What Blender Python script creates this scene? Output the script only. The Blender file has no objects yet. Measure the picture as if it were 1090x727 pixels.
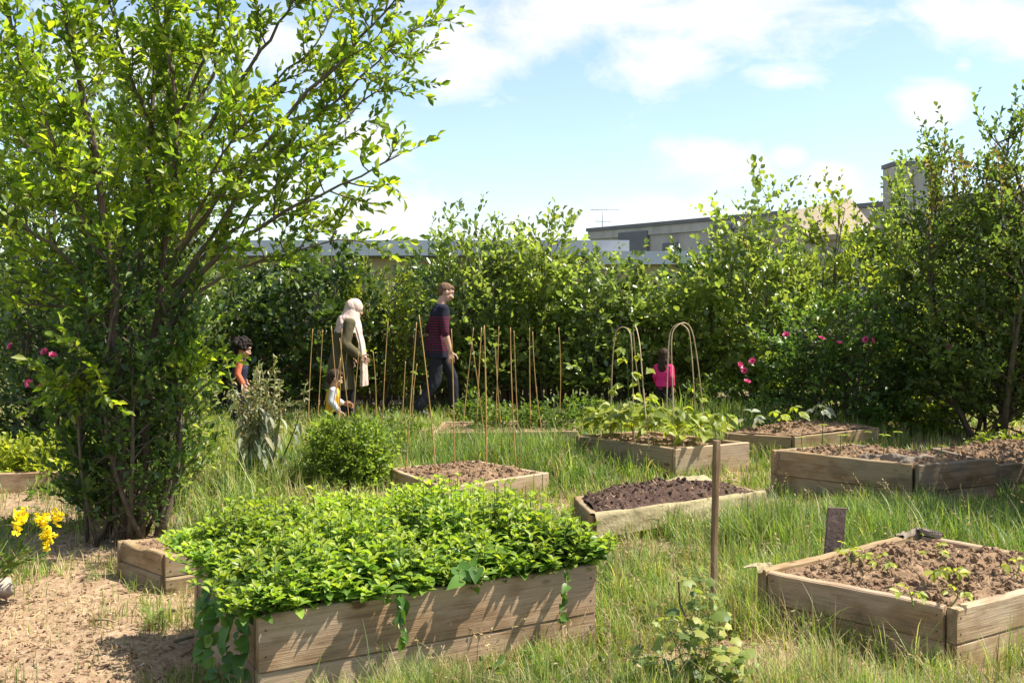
import bpy, math, random
import numpy as np
from mathutils import Vector, Matrix

sc = bpy.context.scene
col = sc.collection
rng = np.random.default_rng(11)
random.seed(5)
PI = math.pi

# ------------------------------------------------------------------ camera calibration (level camera, lens shift)
F_PX, CX, HY, CAMZ = 1047.0, 545.0, 312.0, 1.6

def W(px, py, d):
    """world point seen at a measured image position, at distance d"""
    s = F_PX / d
    return Vector(((px - CX) / s, d, CAMZ - (py - HY) / s))

def on_plane(px, py, z):
    s = (py - HY) / (CAMZ - z)
    return Vector(((px - CX) / s, F_PX / s, z))

# ------------------------------------------------------------------ noise
def _hash(ix, iy, seed):
    h = (ix.astype(np.int64) * 374761393 + iy.astype(np.int64) * 668265263 + seed * 974711) & 0x7fffffff
    h = ((h ^ (h >> 13)) * 1274126177) & 0x7fffffff
    return ((h ^ (h >> 16)) & 0xffff) / 65535.0

def vnoise(x, y, seed=0):
    x = np.asarray(x, float); y = np.asarray(y, float)
    ix = np.floor(x); iy = np.floor(y)
    fx = x - ix; fy = y - iy
    fx = fx * fx * (3 - 2 * fx); fy = fy * fy * (3 - 2 * fy)
    a = _hash(ix, iy, seed); b = _hash(ix + 1, iy, seed)
    c = _hash(ix, iy + 1, seed); d = _hash(ix + 1, iy + 1, seed)
    return (a * (1 - fx) + b * fx) * (1 - fy) + (c * (1 - fx) + d * fx) * fy

def fbm(x, y, seed=0, oct=4):
    x = np.asarray(x, float); y = np.asarray(y, float)
    v = 0; a = .5; t = 0
    for i in range(oct):
        v = v + a * vnoise(x * 2 ** i, y * 2 ** i, seed + i * 17); t += a; a *= .5
    return v / t

def in_poly(x, y, poly):
    x = np.asarray(x, float); y = np.asarray(y, float)
    r = np.zeros(x.shape, bool)
    n = len(poly)
    for i in range(n):
        x1, y1 = poly[i][0], poly[i][1]; x2, y2 = poly[(i + 1) % n][0], poly[(i + 1) % n][1]
        c = ((y1 > y) != (y2 > y))
        with np.errstate(divide='ignore', invalid='ignore'):
            xi = (x2 - x1) * (y - y1) / (y2 - y1 + 1e-12) + x1
        r ^= c & (x < xi)
    return r

def gz(x, y):
    return .014 * np.sin(1.7 * x + .6) * np.cos(1.3 * y) + .008 * np.sin(4.1 * x + 2.2 * y) + .006 * np.sin(-3.3 * x + 5.1 * y)

# ------------------------------------------------------------------ mesh building
class MB:
    """collects geometry for ONE mesh"""
    def __init__(self):
        self.V = []; self.P = []; self.n = 0
    def add(self, V, polys, mi=0, smooth=True):
        V = np.asarray(V, float).reshape(-1, 3)
        self.V.append(V)
        for F in (polys if isinstance(polys, list) else [polys]):
            F = np.asarray(F, np.int64)
            if F.size:
                self.P.append((F + self.n, mi, smooth))
        self.n += len(V)
    def mesh(self, name):
        me = bpy.data.meshes.new(name)
        if not self.V: return me
        V = np.concatenate(self.V)
        me.vertices.add(len(V)); me.vertices.foreach_set('co', V.astype(np.float32).ravel())
        loops = np.concatenate([F.ravel() for F, _, _ in self.P])
        tot = np.concatenate([np.full(len(F), F.shape[1]) for F, _, _ in self.P])
        st = np.concatenate([[0], np.cumsum(tot)[:-1]])
        mi = np.concatenate([np.full(len(F), m) for F, m, _ in self.P])
        sm = np.concatenate([np.full(len(F), s) for F, _, s in self.P])
        me.loops.add(len(loops)); me.loops.foreach_set('vertex_index', loops.astype(np.int32))
        me.polygons.add(len(tot)); me.polygons.foreach_set('loop_start', st.astype(np.int32))
        me.polygons.foreach_set('loop_total', tot.astype(np.int32))
        me.polygons.foreach_set('material_index', mi.astype(np.int32))
        me.polygons.foreach_set('use_smooth', sm.astype(bool))
        me.update(calc_edges=True); me.validate()
        return me
    def build(self, name, mats, parent=None, loc=None, rot=None):
        me = self.mesh(name)
        for m in (mats if isinstance(mats, (list, tuple)) else [mats]): me.materials.append(m)
        o = bpy.data.objects.new(name, me); col.objects.link(o)
        if loc is not None: o.location = loc
        if rot is not None: o.rotation_euler = rot
        if parent is not None: o.parent = parent
        return o
    # -- shapes
    def tube(self, pts, rad, sides=6, mi=0, cap=True):
        pts = np.asarray([list(p) for p in pts], float); n = len(pts)
        rad = np.broadcast_to(np.asarray(rad, float), (n,))
        t = np.gradient(pts, axis=0); t /= np.linalg.norm(t, axis=1)[:, None] + 1e-9
        ref = np.array([0, 0, 1.]) if abs(t[:, 2]).mean() < .8 else np.array([1., 0, 0])
        a = np.cross(t, ref); a /= np.linalg.norm(a, axis=1)[:, None] + 1e-9
        b = np.cross(t, a)
        th = np.linspace(0, 2 * PI, sides, endpoint=False)
        V = pts[:, None] + rad[:, None, None] * (np.cos(th)[None, :, None] * a[:, None] + np.sin(th)[None, :, None] * b[:, None])
        i = np.arange(n - 1)[:, None] * sides; j = np.arange(sides)[None]; k = (j + 1) % sides
        Q = np.stack([i + j, i + sides + j, i + sides + k, i + k], -1).reshape(-1, 4)
        polys = [Q]
        if cap:
            polys += [np.arange(sides)[None], (np.arange(sides)[::-1] + (n - 1) * sides)[None]]
        self.add(V.reshape(-1, 3), polys, mi)
    def ellipsoid(self, c, r, R=None, mi=0, nu=16, nv=10):
        u = np.linspace(0, 2 * PI, nu, endpoint=False); v = np.linspace(0, PI, nv + 1)[1:-1]
        X = np.sin(v)[:, None] * np.cos(u); Y = np.sin(v)[:, None] * np.sin(u); Z = np.cos(v)[:, None] * np.ones(nu)
        P = np.stack([X, Y, Z], -1).reshape(-1, 3)
        P = np.concatenate([P, [[0, 0, 1], [0, 0, -1]]]) * np.asarray(r, float)
        if R is not None: P = P @ np.asarray(R, float).T
        P = P + np.asarray(list(c), float)
        m = len(v); i = np.arange(m - 1)[:, None] * nu; j = np.arange(nu)[None]; k = (j + 1) % nu
        Q = np.stack([i + j, i + nu + j, i + nu + k, i + k], -1).reshape(-1, 4)
        jj = np.arange(nu); kk = (jj + 1) % nu
        T1 = np.stack([np.full(nu, m * nu), jj, kk], -1); T2 = np.stack([np.full(nu, m * nu + 1), (m - 1) * nu + kk, (m - 1) * nu + jj], -1)
        self.add(P, [Q, T1, T2], mi)
    def capsule(self, p0, p1, r0, r1, mi=0, sides=14):
        p0 = np.asarray(list(p0), float); p1 = np.asarray(list(p1), float)
        d = p1 - p0; L = np.linalg.norm(d) + 1e-9; d = d / L
        pts = []; rad = []
        for a in np.linspace(-PI / 2, 0, 5)[:-1] + .12: pts.append(p0 + d * r0 * math.sin(a)); rad.append(r0 * math.cos(a))
        pts.append(p0); rad.append(r0); pts.append(p1); rad.append(r1)
        for a in np.linspace(0, PI / 2, 5)[1:] - .12: pts.append(p1 + d * r1 * math.sin(a)); rad.append(r1 * math.cos(a))
        # constant frame
        ref = np.array([0, 0, 1.]) if abs(d[2]) < .8 else np.array([1., 0, 0])
        a = np.cross(d, ref); a /= np.linalg.norm(a); b = np.cross(d, a)
        th = np.linspace(0, 2 * PI, sides, endpoint=False); n = len(pts)
        V = np.array(pts)[:, None] + np.array(rad)[:, None, None] * (np.cos(th)[None, :, None] * a + np.sin(th)[None, :, None] * b)
        i = np.arange(n - 1)[:, None] * sides; j = np.arange(sides)[None]; k = (j + 1) % sides
        Q = np.stack([i + j, i + k, i + sides + k, i + sides + j], -1).reshape(-1, 4)[:, ::-1]
        self.add(V.reshape(-1, 3), [Q, np.arange(sides)[None], (np.arange(sides)[::-1] + (n - 1) * sides)[None]], mi)
    def loft(self, rings, mi=0):
        rings = [np.asarray(r, float) for r in rings]; n = len(rings); s = len(rings[0])
        V = np.concatenate(rings)
        i = np.arange(n - 1)[:, None] * s; j = np.arange(s)[None]; k = (j + 1) % s
        Q = np.stack([i + j, i + k, i + s + k, i + s + j], -1).reshape(-1, 4)
        self.add(V, [Q, np.arange(s)[::-1][None], (np.arange(s) + (n - 1) * s)[None]], mi)
    def box(self, c, size, R=None, mi=0):
        s = np.asarray(size, float) / 2
        P = np.array([[x, y, z] for x in (-1, 1) for y in (-1, 1) for z in (-1, 1)], float) * s
        if R is not None: P = P @ np.asarray(R, float).T
        P = P + np.asarray(list(c), float)
        self.add(P, np.array([[0, 1, 3, 2], [4, 6, 7, 5], [0, 4, 5, 1], [2, 3, 7, 6], [0, 2, 6, 4], [1, 5, 7, 3]]), mi, False)

def rotz(a):
    c, s = math.cos(a), math.sin(a)
    return np.array([[c, -s, 0], [s, c, 0], [0, 0, 1.]])

def empty(name, loc=(0, 0, 0), rz=0.0):
    o = bpy.data.objects.new(name, None); col.objects.link(o)
    o.empty_display_size = .1
    o.location = loc; o.rotation_euler = (0, 0, rz)
    return o

def tag(o, label=None, cat=None, group=None, kind=None):
    if label: o['label'] = label
    if cat: o['category'] = cat
    if group: o['group'] = group
    if kind: o['kind'] = kind
    return o

# ------------------------------------------------------------------ leaf templates (length along +y, normal +z)
def T_simple(w=.5, fold=.12, droop=.1):
    w = w / 2
    V = np.array([[0, 0, 0], [-w * .8, .3, fold * .8], [-w, .6, fold], [0, 1, -droop], [w, .6, fold], [w * .8, .3, fold * .8]])
    return V, [np.array([[0, 3, 2, 1], [0, 5, 4, 3]])]
def T_ovate(w=.55, fold=.1, droop=.22):
    w = w / 2
    ys = [.0, .14, .36, .62, .84, 1.0]; ws = [0, .62, 1, .86, .46, 0]
    V = []; mid = []; L = []; R = []
    for y, k in zip(ys, ws):
        z = -droop * y * y
        mid.append(len(V)); V.append([0, y, z])
        if k > 0:
            L.append(len(V)); V.append([-w * k, y + .03, z + fold * k]); R.append(len(V)); V.append([w * k, y + .03, z + fold * k])
        else:
            L.append(None); R.append(None)
    T = []; Q = []
    for i in range(5):
        if L[i] is None: T += [[mid[0], mid[1], L[1]], [mid[0], R[1], mid[1]]]
        elif L[i + 1] is None: T += [[mid[i], mid[i + 1], L[i]], [mid[i], R[i], mid[i + 1]]]
        else: Q += [[mid[i], mid[i + 1], L[i + 1], L[i]], [mid[i], R[i], R[i + 1], mid[i + 1]]]
    return np.array(V), [np.array(Q), np.array(T)]
def T_lobed(lobes=5, droop=.15):
    rim = []
    n = lobes * 2 + 1
    for i in range(n):
        a = -PI * .82 + 2 * PI * .82 * i / (n - 1)
        r = .56 if i % 2 else .43
        if i == (n - 1) // 2: r = .66
        rim.append([r * math.sin(a), .4 + r * math.cos(a), 0])
    V = [[0, .38, .05], [0, .12, 0]] + [[x, y, -droop * (x * x + (y - .4) ** 2) * 2] for x, y, _ in rim]
    m = len(rim)
    T = [[0, 2 + i + 1, 2 + i] for i in range(m - 1)] + [[0, 2, 1], [0, 1, 2 + m - 1]]
    return np.array(V), [np.array(T)]
def T_heart(droop=.25):
    pts = [(0, 0), (-.16, -.1), (-.34, -.04), (-.42, .16), (-.36, .42), (-.2, .7), (0, 1), (.2, .7), (.36, .42), (.42, .16), (.34, -.04), (.16, -.1)]
    V = [[0, .32, -.05]] + [[x, y, abs(x) * .22 - droop * max(y, 0) ** 2] for x, y in pts]
    m = len(pts)
    return np.array(V), [np.array([[0, 1 + (i + 1) % m, 1 + i] for i in range(m)])]
LEAF_S = T_simple(.55, .12, .12); LEAF_N = T_simple(.42, .14, .2); LEAF_B = T_simple(.78, .1, .15)
LEAF_O = T_ovate(); LEAF_L = T_lobed(); LEAF_H = T_heart(); LEAF_G = T_simple(.14, .03, .3)

def put_leaves(mb, tmpl, pos, d, up, size, wide=1.0, mi=0):
    """n leaves: base pos, direction d, approximate normal up, length size"""
    V, F = tmpl
    pos = np.asarray(pos, float); d = np.asarray(d, float); up = np.asarray(up, float)
    n = len(pos)
    if n == 0: return
    d = d / (np.linalg.norm(d, axis=1)[:, None] + 1e-9)
    x = np.cross(d, up); x /= np.linalg.norm(x, axis=1)[:, None] + 1e-9
    z = np.cross(x, d)
    size = np.broadcast_to(np.asarray(size, float), (n,)); wide = np.broadcast_to(np.asarray(wide, float), (n,))
    P = (V[None, :, 0, None] * wide[:, None, None] * x[:, None] + V[None, :, 1, None] * d[:, None] + V[None, :, 2, None] * z[:, None]) * size[:, None, None] + pos[:, None]
    k = len(V)
    off = (np.arange(n) * k)[:, None, None]
    mb.add(P.reshape(-1, 3), [(f[None] + off).reshape(-1, f.shape[1]) for f in F], mi)

def rdir(n, r=rng):
    v = r.normal(size=(n, 3)); return v / np.linalg.norm(v, axis=1)[:, None]

# ------------------------------------------------------------------ materials
def nt(name):
    m = bpy.data.materials.new(name); m.use_nodes = True
    t = m.node_tree; t.nodes.clear()
    return m, t, t.nodes, t.links
def ramp(nodes, stops, interp='LINEAR'):
    r = nodes.new('ShaderNodeValToRGB'); cr = r.color_ramp; cr.interpolation = interp
    while len(cr.elements) > 1: cr.elements.remove(cr.elements[-1])
    cr.elements[0].position = stops[0][0]; cr.elements[0].color = (*stops[0][1], 1)
    for p, c in stops[1:]:
        e = cr.elements.new(p); e.color = (*c, 1)
    return r

def leaf_mat(name, cols, trans=.4, rough=.42, tint=(1.25, 1.25, .5), spec=.35, vein=None):
    """cols: dark -> light leaf colours, chosen per leaf; light passes through the blade"""
    m, t, N, L = nt(name)
    g = N.new('ShaderNodeNewGeometry')
    k = len(cols)
    r = ramp(N, [(i / (k - 1), c) for i, c in enumerate(cols)])
    L.new(g.outputs['Random Per Island'], r.inputs[0])
    hs = N.new('ShaderNodeHueSaturation')
    tc = N.new('ShaderNodeTexCoord'); nz = N.new('ShaderNodeTexNoise'); nz.inputs['Scale'].default_value = 2.3; nz.inputs['Detail'].default_value = 2
    L.new(tc.outputs['Object'], nz.inputs['Vector'])
    mr = N.new('ShaderNodeMapRange'); mr.inputs['To Min'].default_value = .72; mr.inputs['To Max'].default_value = 1.28
    mr.inputs['From Min'].default_value = .3; mr.inputs['From Max'].default_value = .7
    L.new(nz.outputs['Fac'], mr.inputs['Value']); L.new(mr.outputs[0], hs.inputs['Value'])
    mh = N.new('ShaderNodeMapRange'); mh.inputs['To Min'].default_value = .488; mh.inputs['To Max'].default_value = .512
    L.new(nz.outputs['Fac'], mh.inputs['Value']); L.new(mh.outputs[0], hs.inputs['Hue'])
    L.new(r.outputs[0], hs.inputs['Color'])
    p = N.new('ShaderNodeBsdfPrincipled'); p.inputs['Roughness'].default_value = rough
    p.inputs['Specular IOR Level'].default_value = spec
    L.new(hs.outputs[0], p.inputs['Base Color'])
    tr = N.new('ShaderNodeBsdfTranslucent')
    mx = N.new('ShaderNodeMix'); mx.data_type = 'RGBA'; mx.blend_type = 'MULTIPLY'; mx.inputs[0].default_value = 1
    L.new(hs.outputs[0], mx.inputs['A']); mx.inputs['B'].default_value = (*[c * 1.6 for c in tint], 1)
    L.new(mx.outputs['Result'], tr.inputs['Color'])
    ms = N.new('ShaderNodeMixShader'); ms.inputs[0].default_value = trans
    L.new(p.outputs[0], ms.inputs[1]); L.new(tr.outputs[0], ms.inputs[2])
    o = N.new('ShaderNodeOutputMaterial'); L.new(ms.outputs[0], o.inputs[0])
    return m

def noise_mat(name, stops, scale=8, detail=5, rough=.85, bump=.3, bscale=None, stretch=(1, 1, 1), coord='Object', spec=.2, bdist=.02, objrand=0, fine=None):
    m, t, N, L = nt(name)
    tc = N.new('ShaderNodeTexCoord'); mp = N.new('ShaderNodeMapping'); mp.inputs['Scale'].default_value = stretch
    L.new(tc.outputs[coord], mp.inputs[0])
    src = mp.outputs[0]
    if objrand:
        oi = N.new('ShaderNodeObjectInfo'); va = N.new('ShaderNodeVectorMath'); va.operation = 'ADD'
        ml = N.new('ShaderNodeMath'); ml.operation = 'MULTIPLY'; ml.inputs[1].default_value = 37
        L.new(oi.outputs['Random'], ml.inputs[0]); L.new(src, va.inputs[0]); L.new(ml.outputs[0], va.inputs[1]); src = va.outputs[0]
    nz = N.new('ShaderNodeTexNoise'); nz.inputs['Scale'].default_value = scale; nz.inputs['Detail'].default_value = detail
    nz.inputs['Roughness'].default_value = .62
    L.new(src, nz.inputs['Vector'])
    r = ramp(N, stops); L.new(nz.outputs['Fac'], r.inputs[0])
    p = N.new('ShaderNodeBsdfPrincipled'); p.inputs['Roughness'].default_value = rough; p.inputs['Specular IOR Level'].default_value = spec
    L.new(r.outputs[0], p.inputs['Base Color'])
    if bump:
        n2 = N.new('ShaderNodeTexNoise'); n2.inputs['Scale'].default_value = bscale or scale * 4; n2.inputs['Detail'].default_value = 4
        L.new(src, n2.inputs['Vector'])
        b = N.new('ShaderNodeBump'); b.inputs['Strength'].default_value = bump; b.inputs['Distance'].default_value = bdist
        L.new(n2.outputs['Fac'], b.inputs['Height']); L.new(b.outputs[0], p.inputs['Normal'])
    o = N.new('ShaderNodeOutputMaterial'); L.new(p.outputs[0], o.inputs[0])
    return m

def wood_mat(name, light, dark, grey, greyness=.35, knots=True):
    """weathered softwood, grain along local X"""
    m, t, N, L = nt(name)
    tc = N.new('ShaderNodeTexCoord'); oi = N.new('ShaderNodeObjectInfo')
    ml = N.new('ShaderNodeMath'); ml.operation = 'MULTIPLY'; ml.inputs[1].default_value = 53
    L.new(oi.outputs['Random'], ml.inputs[0])
    va = N.new('ShaderNodeVectorMath'); va.operation = 'ADD'
    L.new(tc.outputs['Object'], va.inputs[0]); L.new(ml.outputs[0], va.inputs[1])
    def nz(stretch, scale, detail, dist=0):
        mp = N.new('ShaderNodeMapping'); mp.inputs['Scale'].default_value = stretch; L.new(va.outputs[0], mp.inputs[0])
        n = N.new('ShaderNodeTexNoise'); n.inputs['Scale'].default_value = scale; n.inputs['Detail'].default_value = detail
        n.inputs['Distortion'].default_value = dist; L.new(mp.outputs[0], n.inputs['Vector']); return n
    grain = nz((.6, 14, 14), 5, 6, .5)
    fine = nz((1.5, 60, 60), 6, 4)
    patch = nz((1, 2.5, 2.5), 2.2, 4)
    r = ramp(N, [(.28, dark), (.5, light), (.75, tuple(c * 1.1 for c in light))]); L.new(grain.outputs['Fac'], r.inputs[0])
    mg = N.new('ShaderNodeMix'); mg.data_type = 'RGBA'
    mr = N.new('ShaderNodeMapRange'); mr.inputs['From Min'].default_value = .35; mr.inputs['From Max'].default_value = .7
    mr.inputs['To Max'].default_value = greyness * 1.6; L.new(patch.outputs['Fac'], mr.inputs['Value'])
    L.new(mr.outputs[0], mg.inputs[0]); L.new(r.outputs[0], mg.inputs['A']); mg.inputs['B'].default_value = (*grey, 1)
    mf = N.new('ShaderNodeMix'); mf.data_type = 'RGBA'; mf.blend_type = 'MULTIPLY'; mf.inputs[0].default_value = .55
    rf = ramp(N, [(.32, (.45, .4, .35)), (.5, (1, 1, 1))]); L.new(fine.outputs['Fac'], rf.inputs[0])
    L.new(mg.outputs['Result'], mf.inputs['A']); L.new(rf.outputs[0], mf.inputs['B'])
    last = mf.outputs['Result']
    if knots:
        mp = N.new('ShaderNodeMapping'); mp.inputs['Scale'].default_value = (2.2, 5, 5); L.new(va.outputs[0], mp.inputs[0])
        vo = N.new('ShaderNodeTexVoronoi'); vo.inputs['Scale'].default_value = 1.1; L.new(mp.outputs[0], vo.inputs['Vector'])
        rk = ramp(N, [(.0, (.16, .11, .07)), (.06, (.3, .22, .15)), (.10, (1, 1, 1))]); L.new(vo.outputs['Distance'], rk.inputs[0])
        mk = N.new('ShaderNodeMix'); mk.data_type = 'RGBA'; mk.blend_type = 'MULTIPLY'; mk.inputs[0].default_value = .8
        L.new(last, mk.inputs['A']); L.new(rk.outputs[0], mk.inputs['B']); last = mk.outputs['Result']
    # blotchy damp stains and soil splashed on the lower edge of each plank
    sx = N.new('ShaderNodeSeparateXYZ'); L.new(tc.outputs['Object'], sx.inputs[0])
    blot = nz((3, 9, 5), 1.6, 5)
    m1 = N.new('ShaderNodeMapRange'); m1.inputs['From Min'].default_value = .13; m1.inputs['From Max'].default_value = 0; L.new(sx.outputs['Z'], m1.inputs['Value'])
    m2 = N.new('ShaderNodeMath'); m2.operation = 'MULTIPLY_ADD'; L.new(m1.outputs[0], m2.inputs[0]); m2.inputs[1].default_value = .12; L.new(blot.outputs['Fac'], m2.inputs[2])
    rb_ = ramp(N, [(.5, (1, 1, 1)), (.62, (.68, .62, .54)), (.8, (.45, .4, .33))]); L.new(m2.outputs[0], rb_.inputs[0])
    mb_ = N.new('ShaderNodeMix'); mb_.data_type = 'RGBA'; mb_.blend_type = 'MULTIPLY'; mb_.inputs[0].default_value = .8
    L.new(last, mb_.inputs['A']); L.new(rb_.outputs[0], mb_.inputs['B']); last = mb_.outputs['Result']
    p = N.new('ShaderNodeBsdfPrincipled'); p.inputs['Roughness'].default_value = .8; p.inputs['Specular IOR Level'].default_value = .25
    L.new(last, p.inputs['Base Color'])
    b = N.new('ShaderNodeBump'); b.inputs['Strength'].default_value = .5; b.inputs['Distance'].default_value = .004
    ad = N.new('ShaderNodeMath'); L.new(grain.outputs['Fac'], ad.inputs[0]); L.new(fine.outputs['Fac'], ad.inputs[1])
    L.new(ad.outputs[0], b.inputs['Height']); L.new(b.outputs[0], p.inputs['Normal'])
    o = N.new('ShaderNodeOutputMaterial'); L.new(p.outputs[0], o.inputs[0])
    return m

def flat_mat(name, c, rough=.7, var=.12, spec=.3, scale=20, bump=.15):
    lo = tuple(x * (1 - var) for x in c); hi = tuple(min(1, x * (1 + var)) for x in c)
    return noise_mat(name, [(.3, lo), (.7, hi)], scale=scale, rough=rough, spec=spec, bump=bump, bdist=.004)

M = {}
# leaves
M['plum'] = leaf_mat('plum_leaf', [(.075, .125, .022), (.12, .185, .03), (.18, .24, .04), (.28, .31, .06)], trans=.5, tint=(1.45, 1.5, .4))
M['ivy'] = leaf_mat('dark_shrub_leaf', [(.045, .085, .024), (.075, .13, .032), (.12, .185, .045)], trans=.4, rough=.36)
M['hedge_a'] = leaf_mat('hedge_leaf', [(.085, .125, .042), (.14, .19, .055), (.215, .27, .085)], trans=.45, rough=.3, spec=.55, tint=(1.3, 1.3, .6))
M['hedge_b'] = leaf_mat('hedge_leaf_fresh', [(.115, .16, .04), (.185, .24, .06), (.28, .32, .085)], trans=.46, rough=.33, spec=.5, tint=(1.3, 1.3, .55))
M['hedge_dark'] = leaf_mat('evergreen_leaf', [(.035, .065, .02), (.06, .1, .028), (.1, .15, .045)], trans=.32, rough=.28, spec=.55)
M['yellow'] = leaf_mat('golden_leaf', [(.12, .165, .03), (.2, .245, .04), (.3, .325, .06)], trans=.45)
M['maple'] = leaf_mat('maple_leaf', [(.065, .105, .028), (.11, .16, .04), (.18, .23, .06)], trans=.42, rough=.38, spec=.45)
M['bronze'] = leaf_mat('young_bronze_leaf', [(.16, .1, .05), (.2, .14, .05), (.14, .16, .04)], trans=.4)
M['mint'] = leaf_mat('mint_leaf', [(.075, .14, .028), (.12, .205, .038), (.17, .265, .048), (.23, .32, .06)], trans=.4, rough=.38, spec=.4, tint=(1.1, 1.25, .5))
M['bean'] = leaf_mat('bean_leaf', [(.15, .2, .03), (.25, .3, .04), (.4, .41, .07)], trans=.45, rough=.45)
M['fern'] = leaf_mat('feathery_leaf', [(.11, .175, .035), (.16, .23, .045), (.23, .29, .06)], trans=.45)
M['silver'] = leaf_mat('silver_leaf', [(.17, .21, .13), (.25, .28, .19), (.33, .35, .25), (.36, .33, .2)], trans=.3, rough=.6, tint=(1, 1, .7))
M['currant'] = leaf_mat('currant_leaf', [(.08, .125, .03), (.14, .19, .045), (.22, .27, .06), (.34, .32, .07)], trans=.4, rough=.5)
M['weed'] = leaf_mat('weed_leaf', [(.055, .1, .018), (.1, .16, .025), (.16, .21, .035)], trans=.4)
M['vine'] = leaf_mat('bindweed_leaf', [(.045, .1, .02), (.07, .15, .025), (.1, .19, .03)], trans=.35)
M['grass'] = leaf_mat('grass_blade', [(.09, .16, .03), (.14, .22, .042), (.195, .275, .058), (.28, .33, .09), (.46, .42, .2)], trans=.4, rough=.5)
M['lush'] = leaf_mat('lush_grass_blade', [(.065, .12, .026), (.105, .17, .038), (.155, .22, .052), (.24, .285, .075)], trans=.4, rough=.45)
M['straw'] = leaf_mat('dry_grass_blade', [(.26, .19, .09), (.38, .29, .15), (.5, .4, .22)], trans=.25, rough=.65, tint=(1, .9, .6))
M['rose'] = leaf_mat('rose_petal', [(.5, .05, .15), (.6, .09, .22), (.7, .2, .33)], trans=.35, tint=(1, .6, .8))
M['yflower'] = leaf_mat('yellow_petal', [(.75, .62, .01), (.82, .7, .015), (.88, .78, .03)], trans=.35, tint=(1, .9, .4))
# woody
M['bark'] = noise_mat('bark', [(.3, (.06, .042, .03)), (.55, (.13, .092, .064)), (.72, (.22, .15, .1)), (.85, (.3, .29, .22))], scale=9, stretch=(4, 4, 1), bump=.6, bscale=30)
M['twig'] = noise_mat('twig', [(.3, (.075, .06, .04)), (.7, (.16, .125, .08))], scale=14, bump=.3)
M['greenstem'] = noise_mat('green_stem', [(.3, (.09, .14, .03)), (.7, (.16, .2, .05))], scale=14, bump=.1)
M['cane'] = noise_mat('bamboo_cane', [(.3, (.3, .17, .06)), (.55, (.46, .29, .11)), (.8, (.55, .38, .17))], scale=7, stretch=(1, 1, .6), rough=.5, bump=.1, objrand=1)
M['hoop'] = noise_mat('bent_cane', [(.3, (.34, .24, .13)), (.6, (.46, .36, .22)), (.8, (.54, .46, .32))], scale=7, rough=.5, bump=.1, objrand=1)
M['stake'] = wood_mat('stake_wood', (.3, .19, .09), (.18, .11, .055), (.28, .24, .19), .3, False)
M['board'] = wood_mat('board_tan', (.40, .27, .16), (.26, .165, .095), (.34, .27, .2), .4)
M['board_grey'] = wood_mat('board_weathered', (.33, .225, .115), (.2, .13, .065), (.27, .23, .15), .5)
M['board_pale'] = wood_mat('board_pale', (.43, .31, .185), (.29, .2, .115), (.4, .33, .24), .4)
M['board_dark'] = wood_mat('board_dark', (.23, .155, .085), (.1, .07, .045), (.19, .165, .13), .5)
M['soil'] = noise_mat('dry_brown_soil', [(.25, (.10, .064, .037)), (.5, (.215, .138, .08)), (.75, (.32, .22, .135))], scale=14, detail=8, rough=.95, bump=.8, bscale=60, coord='Object')
M['soil_dark'] = noise_mat('dark_compost', [(.25, (.035, .022, .018)), (.5, (.075, .045, .034)), (.78, (.13, .085, .06))], scale=20, detail=8, rough=.95, bump=.8, bscale=70)
M['chip'] = noise_mat('wood_chip', [(.25, (.14, .09, .05)), (.5, (.31, .215, .125)), (.75, (.45, .35, .23))], scale=9, rough=.9, bump=.2)
M['cloth'] = noise_mat('weathered_sheet', [(.3, (.2, .17, .09)), (.6, (.33, .28, .16)), (.8, (.42, .36, .24))], scale=6, rough=.9, bump=.4, bscale=40)
M['cloth_grey'] = noise_mat('grey_sheet', [(.3, (.15, .12, .09)), (.7, (.27, .225, .17))], scale=6, rough=.9, bump=.4, bscale=40)
M['slate'] = noise_mat('grey_slate', [(.3, (.11, .075, .06)), (.7, (.18, .13, .105))], scale=7, rough=.65, bump=.3)
M['stone'] = noise_mat('stone', [(.3, (.25, .2, .16)), (.7, (.45, .38, .31))], scale=6, rough=.9, bump=.4)
M['concrete'] = noise_mat('concrete', [(.3, (.3, .27, .24)), (.5, (.4, .37, .33)), (.7, (.46, .43, .39))], scale=2.2, stretch=(1, 1, .25), rough=.9, bump=.15)
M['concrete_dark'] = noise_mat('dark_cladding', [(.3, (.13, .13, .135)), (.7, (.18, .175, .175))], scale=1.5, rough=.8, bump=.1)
M['render_beige'] = noise_mat('beige_render', [(.3, (.36, .29, .16)), (.7, (.44, .36, .2))], scale=1.2, rough=.9, bump=.1)
M['metal'] = noise_mat('zinc_fascia', [(.3, (.42, .44, .47)), (.7, (.52, .54, .57))], scale=1.0, rough=.5, bump=.05, spec=.5)
M['roof_tile'] = noise_mat('sandy_roof', [(.3, (.26, .21, .14)), (.7, (.34, .28, .2))], scale=3, stretch=(1, 8, 1), rough=.9, bump=.3)
M['flatroof'] = noise_mat('gravel_roof', [(.3, (.25, .24, .23)), (.7, (.35, .34, .32))], scale=5, rough=.95)
M['screw'] = flat_mat('rusty_screw', (.09, .06, .045), .6, .3)
M['fence'] = wood_mat('fence_wood', (.2, .12, .08), (.12, .07, .045), (.2, .16, .13), .4, False)
M['wire'] = flat_mat('aerial_metal', (.3, .3, .32), .4, .1)
m_, t_, N_, L_ = nt('window_glass'); p_ = N_.new('ShaderNodeBsdfPrincipled'); p_.inputs['Base Color'].default_value = (.03, .035, .04, 1); p_.inputs['Roughness'].default_value = .08
o_ = N_.new('ShaderNodeOutputMaterial'); L_.new(p_.outputs[0], o_.inputs[0]); M['glass'] = m_
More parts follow.
